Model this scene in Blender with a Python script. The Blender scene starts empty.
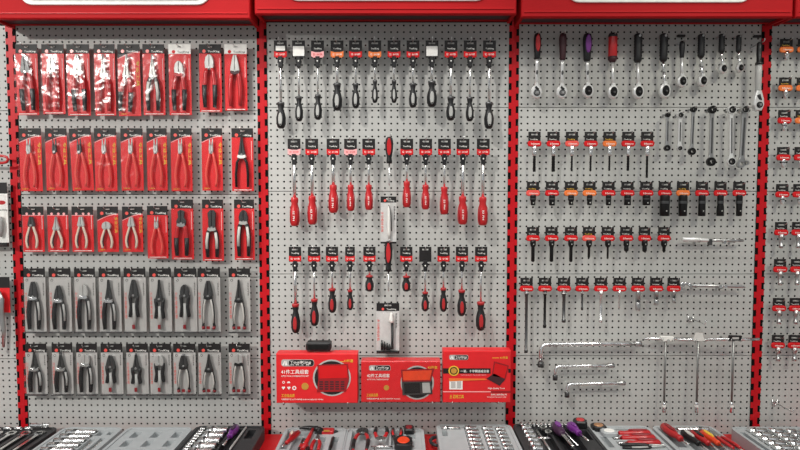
import bpy, math, random
from mathutils import Vector, Matrix
random.seed(7)
PI = math.pi
scn = bpy.context.scene
COL = scn.collection

# ------------------------------------------------------------------ camera
CX, CD, CZ, PITCH, FPX = 0.048, 2.414, 1.40, math.radians(3.0), 600.0
cam_d = bpy.data.cameras.new('camera'); cam = bpy.data.objects.new('camera', cam_d); COL.objects.link(cam)
cam.location = (CX, -CD, CZ); cam.rotation_euler = (PI/2 - PITCH, 0, 0)
cam_d.sensor_width = 36; cam_d.lens = 36*FPX/800; cam_d.clip_start = .02
scn.camera = cam
def ray(px, py):
    u = (px-400)/FPX; v = (225-py)/FPX
    c, s = math.cos(PITCH), math.sin(PITCH)
    return Vector((u, c + v*s, -s + v*c))
def at(px, py, d=0.0):
    r = ray(px, py); t = (CD-d)/r.y
    return Vector((CX + r.x*t, -d, CZ + r.z*t))
def atz(px, py, z):
    r = ray(px, py); t = (z-CZ)/r.z
    return Vector((CX + r.x*t, -CD + r.y*t, z))
K = .00397            # metres per photo pixel just in front of the wall

# ------------------------------------------------------------------ materials
def lin(c):
    return tuple((x/12.92 if x <= .04045 else ((x+.055)/1.055)**2.4) for x in [v/255 for v in c])
def mat(name, rgb, rough=.5, metal=0.0, var=.06, scale=60, bump=0, coat=0, spec=.5):
    m = bpy.data.materials.new(name); m.use_nodes = True
    nt = m.node_tree; b = nt.nodes['Principled BSDF']
    c = lin(rgb)
    tc = nt.nodes.new('ShaderNodeTexCoord'); nz = nt.nodes.new('ShaderNodeTexNoise')
    nz.inputs['Scale'].default_value = scale; nz.inputs['Detail'].default_value = 3
    nt.links.new(tc.outputs['Object'], nz.inputs['Vector'])
    rp = nt.nodes.new('ShaderNodeValToRGB')
    rp.color_ramp.elements[0].color = tuple(x*(1-var) for x in c)+(1,)
    rp.color_ramp.elements[1].color = tuple(min(1, x*(1+var)) for x in c)+(1,)
    rp.color_ramp.elements[0].position = .3; rp.color_ramp.elements[1].position = .7
    nt.links.new(nz.outputs['Fac'], rp.inputs['Fac']); nt.links.new(rp.outputs['Color'], b.inputs['Base Color'])
    b.inputs['Roughness'].default_value = rough; b.inputs['Metallic'].default_value = metal
    b.inputs['Coat Weight'].default_value = coat; b.inputs['Specular IOR Level'].default_value = spec
    if bump:
        bp = nt.nodes.new('ShaderNodeBump'); bp.inputs['Strength'].default_value = bump; bp.inputs['Distance'].default_value = .002
        nt.links.new(nz.outputs['Fac'], bp.inputs['Height']); nt.links.new(bp.outputs['Normal'], b.inputs['Normal'])
    return m
M = dict(
 peg=mat('pegboard_paint', (184,184,180), .55, 0, .03, 9),
 wall=mat('shade_black_wall', (16,15,15), .9),  # near black: shade seen through the board's holes is put into the colour
 floor=mat('floor_tiles', (150,146,140), .4, 0, .1, 4),
 red=mat('red_paint', (206,28,32), .4, 0, .04, 20, spec=.25),
 hred=mat('header_red', (178,22,27), .6, 0, .04, 6, spec=.15),
 dred=mat('dark_red_paint', (150,22,28), .4),
 ured=mat('upright_red', (192,20,30), .4, 0, .04, 20, spec=.25),
 slot=mat('slot_black', (12,11,11), .8, spec=.1),
 cred=mat('card_red', (220,40,44), .42, 0, .05, 30, spec=.3),
 cblk=mat('card_black', (33,31,31), .5, spec=.3),
 csil=mat('card_silver', (186,184,180), .42, 0, .05, 40),
 white=mat('print_white', (240,238,232), .45),
 pink=mat('print_pink', (240,170,170), .45),
 orange=mat('print_orange', (236,120,50), .45),
 yellow=mat('print_yellow', (236,190,60), .45),
 gold=mat('gold_seal', (214,160,70), .35, .3),
 chrome=mat('chrome', (238,238,236), .2, 1, .03, 40),
 sat=mat('satin_steel', (196,196,194), .3, 1, .05, 60),
 steel=mat('dark_steel', (98,98,98), .36, .9, .1, 80),
 bright=mat('bright_chrome', (238,238,235), .3, .55, .03, 40),
 jaw=mat('bright_jaw', (188,188,184), .42, .35, .05, 60),
 djaw=mat('dark_jaw', (72,72,72), .35, .5, .1, 60),
 black=mat('black_plastic', (24,24,25), .4, 0, .1, 60),
 blk2=mat('black_oxide', (34,33,33), .33, .6, .15, 80),
 rplas=mat('red_plastic', (186,29,33), .3, 0, .05, 40, coat=.2),
 mred=mat('mid_red_grip', (172,40,42), .35),
 msteel=mat('mid_steel', (150,150,147), .36, .85),
 paper=mat('pale_card', (212,210,207), .45),
 drplas=mat('dark_red_plastic', (140,22,30), .35),
 rgrip=mat('red_grip', (232,84,74), .3, 0, .05, 40, coat=.2),
 oplas=mat('orange_plastic', (232,72,34), .35),
 purple=mat('purple_plastic', (112,40,130), .3, 0, .06, 40, coat=.2),
 dpurple=mat('dark_purple_plastic', (62,34,62), .4),
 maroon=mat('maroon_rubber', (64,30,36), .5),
 gplas=mat('grey_plastic', (176,176,172), .4),
 lgrip=mat('pale_grip', (205,203,196), .4),
 cream=mat('cream_grip', (226,206,186), .4),
 cgrey=mat('case_grey', (172,176,177), .5, 0, .04, 30),
 cdark=mat('case_black', (46,46,48), .45, 0, .08, 30),
 pocket=mat('case_pocket', (30,31,33), .6),
 bronze=mat('bronze_face', (190,140,100), .35, .5),
 sgrey=mat('sign_grey', (78,84,90), .4),
)
def clear_plastic():
    m = bpy.data.materials.new('clear_blister'); m.use_nodes = True; nt = m.node_tree
    nt.nodes.clear()
    o = nt.nodes.new('ShaderNodeOutputMaterial'); mx = nt.nodes.new('ShaderNodeMixShader')
    t = nt.nodes.new('ShaderNodeBsdfTransparent'); g = nt.nodes.new('ShaderNodeBsdfGlossy')
    t.inputs['Color'].default_value = (.95,.95,.95,1); g.inputs['Roughness'].default_value = .2
    tc = nt.nodes.new('ShaderNodeTexCoord'); oi = nt.nodes.new('ShaderNodeObjectInfo')
    ad = nt.nodes.new('ShaderNodeVectorMath'); ad.operation = 'ADD'
    nt.links.new(tc.outputs['Object'], ad.inputs[0]); nt.links.new(oi.outputs['Random'], ad.inputs[1])
    nz = nt.nodes.new('ShaderNodeTexNoise'); nz.inputs['Scale'].default_value = 26; nz.inputs['Detail'].default_value = 1.5
    nt.links.new(ad.outputs[0], nz.inputs['Vector'])
    bp = nt.nodes.new('ShaderNodeBump'); bp.inputs['Strength'].default_value = .4; bp.inputs['Distance'].default_value = .012
    nt.links.new(nz.outputs['Fac'], bp.inputs['Height']); nt.links.new(bp.outputs['Normal'], g.inputs['Normal'])
    lw = nt.nodes.new('ShaderNodeLayerWeight'); lw.inputs['Blend'].default_value = .25
    mp = nt.nodes.new('ShaderNodeMapRange'); mp.inputs['To Min'].default_value = .014; mp.inputs['To Max'].default_value = .3
    nt.links.new(lw.outputs['Facing'], mp.inputs['Value']); nt.links.new(mp.outputs['Result'], mx.inputs['Fac'])
    nt.links.new(t.outputs[0], mx.inputs[1]); nt.links.new(g.outputs[0], mx.inputs[2]); nt.links.new(mx.outputs[0], o.inputs['Surface'])
    return m
M['clear'] = clear_plastic()

# ------------------------------------------------------------------ mesh builder
class MB:
    def __init__(s): s.v = []; s.f = []; s.sm = []
    def add(s, vs, fs, smooth=False):
        n = len(s.v); s.v += [tuple(v) for v in vs]; s.f += [tuple(i+n for i in f) for f in fs]; s.sm += [smooth]*len(fs); return s
    def box(s, x0, x1, y0, y1, z0, z1, b=0):
        if b: return s.prism([(x0,z0),(x1,z0),(x1,z1),(x0,z1)], y0, y1, b)
        vs = [(x,y,z) for x in (x0,x1) for y in (y0,y1) for z in (z0,z1)]
        return s.add(vs, [(0,1,3,2),(4,6,7,5),(0,4,5,1),(2,3,7,6),(0,2,6,4),(1,5,7,3)])
    def prism(s, out, y0, y1, b=0, smooth=False):
        """outline in x,z extruded from back y1 to front y0 (y0<y1), front edge chamfered by b"""
        a = sum(out[i][0]*out[(i+1)%len(out)][1]-out[(i+1)%len(out)][0]*out[i][1] for i in range(len(out)))
        if a < 0: out = out[::-1]
        n = len(out); rings = [[(x,y1,z) for x,z in out]]
        if b:
            rings.append([(x,y0+b,z) for x,z in out])
            ins = []
            for i in range(n):
                p, q, r = Vector(out[i-1]), Vector(out[i]), Vector(out[(i+1)%n])
                e1 = (q-p); e2 = (r-q)
                e1 = e1.normalized() if e1.length > 1e-9 else Vector((1,0)); e2 = e2.normalized() if e2.length > 1e-9 else e1
                nn = Vector((-e1.y-e2.y, e1.x+e2.x)); l = nn.length
                nn = nn/l if l > 1e-6 else Vector((-e1.y, e1.x))
                k = b/max(.5, nn.dot(Vector((-e1.y, e1.x))))
                ins.append((q.x+nn.x*k, y0, q.y+nn.y*k))
            rings.append(ins)
        else: rings.append([(x,y0,z) for x,z in out])
        vs = [v for r in rings for v in r]; fs = []
        for k in range(len(rings)-1):
            for i in range(n):
                j = (i+1)%n; fs.append((k*n+i, k*n+j, (k+1)*n+j, (k+1)*n+i))
        s.add(vs, fs, smooth)
        m = (len(rings)-1)*n
        N = len(s.v)-len(vs)
        s.f += [tuple(N+i for i in range(n))[::-1], tuple(N+m+i for i in range(n))]; s.sm += [False, False]
        return s
    def tube(s, pts, rad, seg=8, ry=None, caps=True):
        """tube along pts; rad number or list; ry multiplies the thickness out of the x-z plane"""
        pts = [Vector(p) for p in pts]; n = len(pts)
        if not hasattr(rad, '__len__'): rad = [rad]*n
        vs = []; fs = []
        for i, p in enumerate(pts):
            t = (pts[min(i+1,n-1)]-pts[max(i-1,0)]).normalized()
            up = Vector((0,1,0)) if abs(t.y) < .9 else Vector((0,0,1))
            a = t.cross(up).normalized(); bb = a.cross(t).normalized()
            for k in range(seg):
                w = 2*PI*k/seg
                vs.append(p + a*math.cos(w)*rad[i] + bb*math.sin(w)*rad[i]*(ry or 1))
        for i in range(n-1):
            for k in range(seg):
                j = (k+1)%seg; fs.append((i*seg+k, (i+1)*seg+k, (i+1)*seg+j, i*seg+j))
        s.add(vs, fs, True)
        if caps:
            N = len(s.v)-len(vs)
            s.f += [tuple(N+i for i in range(seg)), tuple(N+(n-1)*seg+i for i in range(seg))[::-1]]; s.sm += [False]*2
        return s
    def lathe(s, prof, x=0, y=0, seg=14, cap=True):
        """profile [(r,z)] about a vertical axis"""
        return s.tube_prof([( (x,y,z), r) for r, z in prof], seg, cap)
    def tube_prof(s, pr, seg, cap):
        vs = []; fs = []; n = len(pr)
        for (p, r) in pr:
            for k in range(seg):
                w = 2*PI*k/seg; vs.append((p[0]+r*math.cos(w), p[1]+r*math.sin(w), p[2]))
        for i in range(n-1):
            for k in range(seg):
                j = (k+1)%seg; fs.append((i*seg+k, i*seg+j, (i+1)*seg+j, (i+1)*seg+k))
        s.add(vs, fs, True)
        if cap:
            N = len(s.v)-len(vs)
            s.f += [tuple(N+i for i in range(seg)), tuple(N+(n-1)*seg+i for i in range(seg))[::-1]]; s.sm += [False]*2
        return s
    def ring(s, x, z, ro, ri, y0, y1, seg=20, sx=1, sz=1):
        vs = []; fs = []
        for k in range(seg):
            w = 2*PI*k/seg; c, d = math.cos(w)*sx, math.sin(w)*sz
            vs += [(x+ro*c,y0,z+ro*d),(x+ri*c,y0,z+ri*d),(x+ri*c,y1,z+ri*d),(x+ro*c,y1,z+ro*d)]
        for k in range(seg):
            j = (k+1)%seg
            for a in range(4):
                b = (a+1)%4; fs.append((k*4+a, k*4+b, j*4+b, j*4+a))
        return s.add(vs, fs)
    def disc(s, x, z, r, y0, y1, seg=18, sx=1, sz=1, b=0):
        return s.prism([(x+r*sx*math.cos(2*PI*k/seg), z+r*sz*math.sin(2*PI*k/seg)) for k in range(seg)], y0, y1, b)
    def build(s, name, m, parent=None):
        me = bpy.data.meshes.new(name); me.from_pydata(s.v, [], s.f); me.polygons.foreach_set('use_smooth', s.sm)
        me.materials.append(m if not isinstance(m, str) else M[m]); me.update()
        import bmesh
        bm = bmesh.new(); bm.from_mesh(me); bmesh.ops.recalc_face_normals(bm, faces=bm.faces); bm.to_mesh(me); bm.free()
        o = bpy.data.objects.new(name, me); COL.objects.link(o)
        if parent: o.parent = parent
        return o
def tag(o, label, cat, group=None):
    o['label'] = label; o['category'] = cat
    if group: o['group'] = group
    return o
def thing(name, label, cat, loc=(0,0,0), group=None, rot=(0,0,0)):
    o = bpy.data.objects.new(name, None); COL.objects.link(o); o.location = loc; o.rotation_euler = rot; o.empty_display_size = .02
    return tag(o, label, cat, group)
def struct(o): o['kind'] = 'structure'; return o
def lab(o, t): o['label'] = t; return o
def rrect(x0, x1, z0, z1, r, n=4):
    o = []
    for cx, cz, a in ((x1-r,z1-r,0),(x0+r,z1-r,90),(x0+r,z0+r,180),(x1-r,z0+r,270)):
        for k in range(n+1):
            w = math.radians(a+90*k/n); o.append((cx+r*math.cos(w), cz+r*math.sin(w)))
    return o
_tx = {}
def text(name, s, m, parent, x, y, z, size, w=None, rot=0, align='LEFT'):
    key = (s, m, align)
    if key not in _tx:
        cu = bpy.data.curves.new('t', 'FONT'); cu.body = s; cu.size = 1; cu.align_x = align; cu.resolution_u = 2; cu.offset = .012
        ob = bpy.data.objects.new('t', cu); COL.objects.link(ob)
        dg = bpy.context.evaluated_depsgraph_get(); dg.update()
        me = bpy.data.meshes.new_from_object(ob.evaluated_get(dg)); me.name = name
        bpy.data.objects.remove(ob); me.materials.clear(); me.materials.append(M[m])
        _tx[key] = me
    me = _tx[key]
    o = bpy.data.objects.new(name, me); COL.objects.link(o); o.parent = parent
    sx = size
    if w:
        xs = [v.co.x for v in me.vertices]; sx = w/max(1e-6, max(xs)-min(xs))
    o.location = (x, y, z); o.rotation_euler = (PI/2, rot, 0); o.scale = (sx, size, 1)
    return o
ORD = ['first','second','third','fourth','fifth','sixth','seventh','eighth','ninth','tenth','eleventh','twelfth','thirteenth','fourteenth']

# ------------------------------------------------------------------ setting
struct(MB().box(-4,4,-5,.2,-.05,0).build('floor','floor'))
struct(MB().box(-4,4,.075,.2,0,3.0).build('wall_back','wall'))

PXS = {'far left':(-2.1,-1.5), 'pliers':(-1.5,-.5), 'screwdriver':(-.5,.5), 'socket':(.5,1.5), 'far right':(1.5,2.1)}
SEAM = [at(390,y)[2] for y in (22.2,105,188,270.2,351.5,433.8)]
def panel_mesh(w, h, nx, nz, name):
    mb = MB(); px_, pz = w/nx, h/nz; r = .0041; T = .0012
    lip = .0012
    for i in range(nx):
        for j in range(nz):
            x0, z0 = -w/2+i*px_, -h+j*pz; x1, z1 = x0+px_, z0+pz
            a0 = z0+(lip if j == 0 else 0); a1 = z1-(lip if j == nz-1 else 0)
            cx, cz = (x0+x1)/2, (z0+z1)/2
            oc = [(cx+r*math.cos(PI/8+PI/4*k), cz+r*math.sin(PI/8+PI/4*k)) for k in range(8)]
            c = [(x1,a1),(x0,a1),(x0,a0),(x1,a0)]
            vs = [(p[0],0,p[1]) for p in c+oc] + [(p[0],T,p[1]) for p in oc]
            fs = [(0,4,5),(1,0,5,6),(1,6,7),(2,1,7,8),(2,8,9),(3,2,9,10),(3,10,11),(0,3,11,4)]
            fs = [f[::-1] for f in fs]
            fs += [(4+k, 4+(k+1)%8, 12+(k+1)%8, 12+k) for k in range(8)]
            mb.add(vs, fs)
    mb.box(-w/2,w/2,T,.012,-h+lip,-h+lip+.001); mb.box(-w/2,w/2,T,.012,-lip-.001,-lip)
    me = bpy.data.meshes.new(name); me.from_pydata(mb.v, [], mb.f); me.materials.append(M['peg']); me.update(); return me
SHZ = at(400,433,0).z
PH = (SEAM[0]-(SHZ-.012))/5
big = panel_mesh(.9608, PH, 38, 13, 'pegboard_panel'); small = panel_mesh(.5815, PH, 23, 13, 'pegboard_panel')
for bay, (x0, x1) in PXS.items():
    for k in range(5):
        me = big if x1-x0 > .9 else small
        o = bpy.data.objects.new('pegboard_panel', me); COL.objects.link(o)
        dz = -.013 if bay in ('pliers','far left') else 0
        o.location = ((x0+x1)/2, 0, SEAM[0]-k*PH+dz)
        pos = ('topmost','second from top','middle','fourth from top','lowest')[k]
        where = {'far left':'at the far left edge','pliers':'behind the packaged pliers','screwdriver':'behind the screwdrivers','socket':'behind the ratchets and sockets','far right':'at the far right edge'}[bay]
        tag(o, f'grey perforated steel panel {where}, {pos}', 'pegboard', 'pegboard panels')

# uprights
def upright(x, label, lean):
    t = thing('slotted_upright', label, 'upright', (x, 0, 0), 'red slotted uprights')
    z0, z1 = .02, 2.3
    mb = MB(); T = .0
    # channel with real slots: webs between them
    for (a, b_) in ((-.0085,.0085),):
        mb.box(a, b_, -.005, .0, z0, z1)
    p = .0505; n = int((z1-z0)/p)
    for k in range(n+1):
        zz = z0+k*p
        for sx in (-1, 1):
            off = .01 if sx > 0 else 0
            mb.box(min(sx*.0085,sx*.0195), max(sx*.0085,sx*.0195), -.0049, 0, zz+off, min(z1, zz+.0235+off))
    mb.build('channel', 'ured', t)
    MB().box(-.0195,.0195,-.003,.03,z0,z1).build('slot_backing','slot',t)
    MB().box(-.024,.024,-.012,.05,0,z0).build('foot','slot',t)
upright(-1.494, 'red slotted steel upright left of the packaged pliers', 0)
upright(-.5, 'red slotted steel upright between the pliers and the screwdrivers', 0)
upright(.5, 'red slotted steel upright between the screwdrivers and the ratchets', 0)
upright(1.5, 'red slotted steel upright right of the ratchets and sockets', 0)

# headers
HD = .15
def header(pxl, pxr, yb, label, fl, fr, fy):
    a = at(pxl, yb, HD); b = at(pxr, yb, HD)
    t = thing('header_box', label, 'header', (0,0,0), 'red header boxes')
    z0 = a.z; z1 = z0+.34
    mb = MB().prism([(a.x,z0),(b.x,z0),(b.x,z1),(a.x,z1)], -HD, -HD+.02, .004); mb.box(a.x, a.x+.012, -HD+.02, -.0135, z0+.004, z1); mb.box(b.x-.012, b.x, -HD+.02, -.0135, z0+.004, z1); mb.box(a.x, b.x, -.03, -.0135, z0+.012, z1); mb.build('body','hred',t)
    MB().box(a.x+.012, b.x-.012, -HD+.02, -.03, z0+.014, z0+.02).build('underside','maroon',t)  # shade under the header is put into this dark colour
    MB().box(a.x+.01, b.x-.01, -HD-.003, -HD, z0+.019, z0+.022).build('edge_trim','red',t)
    # fascia: rounded white frame round a grey panel
    p = at(fl, fy, HD); q = at(fr, fy, HD)
    fr_o = rrect(p.x, q.x, p.z, p.z+.24, .05, 6); MB().prism(fr_o, -HD-.006, -HD, .002).build('sign_frame','white',t)
    g = rrect(p.x+.016, q.x-.016, p.z+.017, p.z+.224, .038, 6)
    MB().prism(g, -HD-.009, -HD-.0062, 0).build('sign_panel','sgrey',t)
header(-14, 250, 18.8, 'red header box with white framed grey sign above the pliers', 20, 211, 5.2)
header(254.5, 516.5, 14.2, 'red header box with sign above the screwdrivers', 285, 489, 1.2)
header(521.5, 793, 17.2, 'red header box with white framed sign above the ratchets', 566, 752, 2.8)
header(796, 900, 17.2, 'red header box cut off at the right edge', 830, 880, 2.8)

# shelf below
SHZ = at(400,433,0).z; TOPZ = SHZ+.042
for bay, (x0, x1) in PXS.items():
    where = {'far left':'at the far left edge','pliers':'under the packaged pliers','screwdriver':'under the three boxed tool sets','socket':'under the hex key wrenches','far right':'at the far right edge'}[bay]
    t = thing('base_shelf', f'red steel base shelf {where}', 'shelf', ((x0+x1)/2, 0, 0), 'red base shelves')
    w = (x1-x0)/2-.0005
    MB().box(-w, w, -.46, -.0128, SHZ-.03, SHZ).build('shelf_board','red',t)
    MB().box(-w, w, -.45, -.02, 0, SHZ-.03).build('plinth','dred',t)

# ------------------------------------------------------------------ hooks
def hook(px, py, d, label, tipup=.012, wr=.0016):
    """wire peg hook: back plate on the board, arm out past depth d, turned-up tip; (px,py) is the arm where it leaves the card"""
    p = at(px, py, d)
    t = thing('peg_hook', label, 'hook', (p.x, 0, p.z), 'wire peg hooks')
    L = d+.028
    MB().tube([(0,-.002,0),(0,-L+.006,.001),(0,-L,.004),(0,-L-.003,tipup)], wr, 6).build('hook_arm','sat',t)
    MB().box(-.0035,.0035,-.004,.0003,-.008,.005).build('back_plate','sat',t)
    return t

# ------------------------------------------------------------------ pliers
def handles(pts, rads, style, parent, yy, dr=.9):
    """pts: centreline of the right handle in px below pivot; mirrored for the left one"""
    for sx in (-1, 1):
        P = [(sx*x*K, yy, -z*K) for x, z in pts]; R = [r*K for r in rads]
        base = {'red':'rplas','redblack':'rplas','thinred':'rgrip','greyblack':'black','cream':'cream','black':'black','chromered':'black','blackred':'black','xblack':'black','thinblack':'blk2','steel':'sat'}[style]
        h = MB().tube(P, R, 8, dr).build('handle', base, parent)
        n = len(P)
        if style == 'redblack':
            k = n//2; MB().tube([(p[0]+sx*.0006,p[1]-.001,p[2]) for p in P[k:]], [r*1.06 for r in R[k:]], 8, dr).build('grip','black',h)
        if style == 'greyblack':
            MB().tube([(p[0],p[1]-.0035,p[2]) for p in P[1:-1]], [r*.72 for r in R[1:-1]], 8, dr).build('grip','lgrip',h)
        if style == 'black' and sx > 0:
            MB().tube([(p[0]+.0026,p[1]-.0025,p[2]) for p in P[1:-1]], [r*.62 for r in R[1:-1]], 8, dr).build('grip','gplas',h)  # pale stripe imitates the light edge of the blister, added on the handle
        if style == 'chromered':
            MB().tube([(p[0]*.9,p[1]-.003,p[2]) for p in P[:-2]], [r*.7 for r in R[:-2]], 8, dr).build('grip','lgrip',h)
            MB().tube([(p[0],p[1]-.0005,p[2]) for p in P[-2:]], [r*1.15 for r in R[-2:]], 8, dr).build('tip','drplas',h)
        if style == 'blackred':
            MB().tube([(p[0],p[1]-.003,p[2]) for p in P[1:-1]], [r*.7 for r in R[1:-1]], 8, dr).build('grip','rplas',h)
        if style == 'cream':
            MB().tube([(p[0]*.82,p[1]+.001,p[2]) for p in P[:-1]], [r*.8 for r in R[:-1]], 8, dr).build('grip','steel',h)
def pliers(root, z0, z1, jaw, jm, style, x=0, y=-.012, w=1.0, collar=None, fat=1.0):
    """z0, z1 in px below root origin"""
    L = z1-z0
    part = thing if False else None
    fr = {'combo':.34,'long':.42,'diag':.27,'circlip':.3,'short':.3,'strip':.32,'cut':.4}[jaw]
    J = L*fr; zp = z0+J
    y0, y1 = y-.005, y+.004
    mb = MB()
    prof = {'combo':[(1.0,0),(1.9,.25),(2.8,.62),(3.3,.85),(2.6,1.05)],
            'long':[(.5,0),(1.0,.35),(1.9,.72),(2.5,.86),(2.1,1.05)],
            'diag':[(.8,0),(2.4,.2),(3.2,.55),(3.0,.85),(2.4,1.05)],
            'short':[(1.2,0),(1.7,.35),(2.1,.6),(2.6,.9),(2.0,1.05)],
            'strip':[(1.0,0),(2.4,.12),(2.0,.5),(3.4,.75),(3.0,1.05)],
            'cut':[(1.2,0),(2.9,.16),(2.4,.5),(2.5,.8),(1.8,1.05)],
            'circlip':None}[jaw]
    if prof:
        for sx in (-1, 1):
            o = [(sx*.14*K, -z0*K)] + [(sx*a*w*fat*K, -(z0+b*J)*K) for a, b in prof] + [(sx*.14*K, -(z0+1.05*J)*K)]
            mb.prism(o, y0, y1, .0014)
    else:
        for sx in (-1, 1):
            mb.tube([(sx*1.5*K,y,-z0*K),(sx*1.3*K,y,-(z0+.35*J)*K),(sx*1.0*K,y,-(z0+.55*J)*K)], [.45*K,.8*K,1.1*K], 8)
            mb.prism([(sx*.1*K,-(z0+.48*J)*K),(sx*1.9*K,-(z0+.48*J)*K),(sx*2.1*K,-(z0+.8*J)*K),(sx*1.6*K,-(z0+1.05*J)*K),(sx*.1*K,-(z0+1.05*J)*K)], y0, y1, .001)
    jo = mb.build('pliers', jm, root)
    MB().disc(0, -(zp-.08*J)*K, 1.15*K, y0-.002, y0+.001, 14, 1, 1, .0006).build('pivot','sat' if jm != 'chrome' else 'steel', jo)
    H = z1-zp
    if style in ('thinred','cream'):
        pts = [(1.3,zp-.5),(2.2,zp+.15*H),(3.9,zp+.45*H),(4.5,zp+.68*H),(3.9,zp+.9*H),(3.3,z1)]
        rads = [.9,1.0,1.05,1.05,1.0,.85]
    elif style == 'xblack':
        pts = [(3.2,zp-2),(2.6,zp+.05*H),(1.9,zp+.3*H),(2.6,zp+.55*H),(3.0,zp+.62*H)]; rads = [.8,1.5,1.5,1.6,1.3]
    elif style == 'chromered':
        pts = [(1.8,zp),(3.2,zp+.25*H),(3.9,zp+.55*H),(3.6,zp+.8*H),(3.9,zp+.9*H),(3.6,z1)]; rads = [1.2,1.0,.95,1.0,1.2,1.1]
    elif style == 'thinblack':
        pts = [(1.0,zp-.5),(3.4,zp+.2*H),(4.2,zp+.6*H),(4.0,z1)]; rads = [1.0,1.1,1.1,1.0]
    else:
        pts = [(1.6,zp-.5),(2.7,zp+.12*H),(3.5,zp+.42*H),(3.5,zp+.7*H),(3.2,z1)]; rads = [1.5,1.8,1.9,1.8,1.4]
    handles([(a*w*(fat if style not in ('thinred','cream') else 1+(fat-1)*.45),b) for a, b in pts], [r_*(1+(fat-1)*.5) for r_ in rads], style, jo, y)
    if style == 'chromered': MB().box(-1.6*K,1.6*K,y-.008,y-.0055,-(z1-.5)*K,-(z1-3.4)*K).build('seal_sticker','drplas',jo)
    if style == 'xblack':
        MB().tube([(0,y,-(zp+.2*H)*K),(.4*K,y,-(zp+.6*H)*K),(0,y,-z1*K)], [1.6*K,2.0*K,1.6*K], 8, .8).build('insert_sleeve','gplas',jo)
        MB().box(-1.3*K,1.3*K,y-.009,y-.0065,-(z1-1)*K,-(z1-5)*K).build('seal_sticker','drplas',jo)
    if collar:
        MB().prism([(-4.4*K,-(zp+1)*K),(-3.6*K,-(zp-1.6)*K),(0,-(zp-.6)*K),(3.6*K,-(zp-1.6)*K),(4.4*K,-(zp+1)*K),(2*K,-(zp+2.2)*K),(-2*K,-(zp+2.2)*K)], y0-.003, y1, .0012).build('collar', collar, jo)
    return jo

def slot_card(mb, w, top, h, d, sw, sz, st):
    """card of width w from z=top down h with a hang slot sw wide and st tall at sz below the top"""
    a, b = -d-.0007, -d
    mb.box(-w/2, w/2, a, b, top-sz+0, top)
    mb.box(-w/2, -sw/2, a, b, top-sz-st, top-sz); mb.box(sw/2, w/2, a, b, top-sz-st, top-sz)
    mb.box(-w/2, w/2, a, b, top-h, top-sz-st)
    return mb

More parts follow.
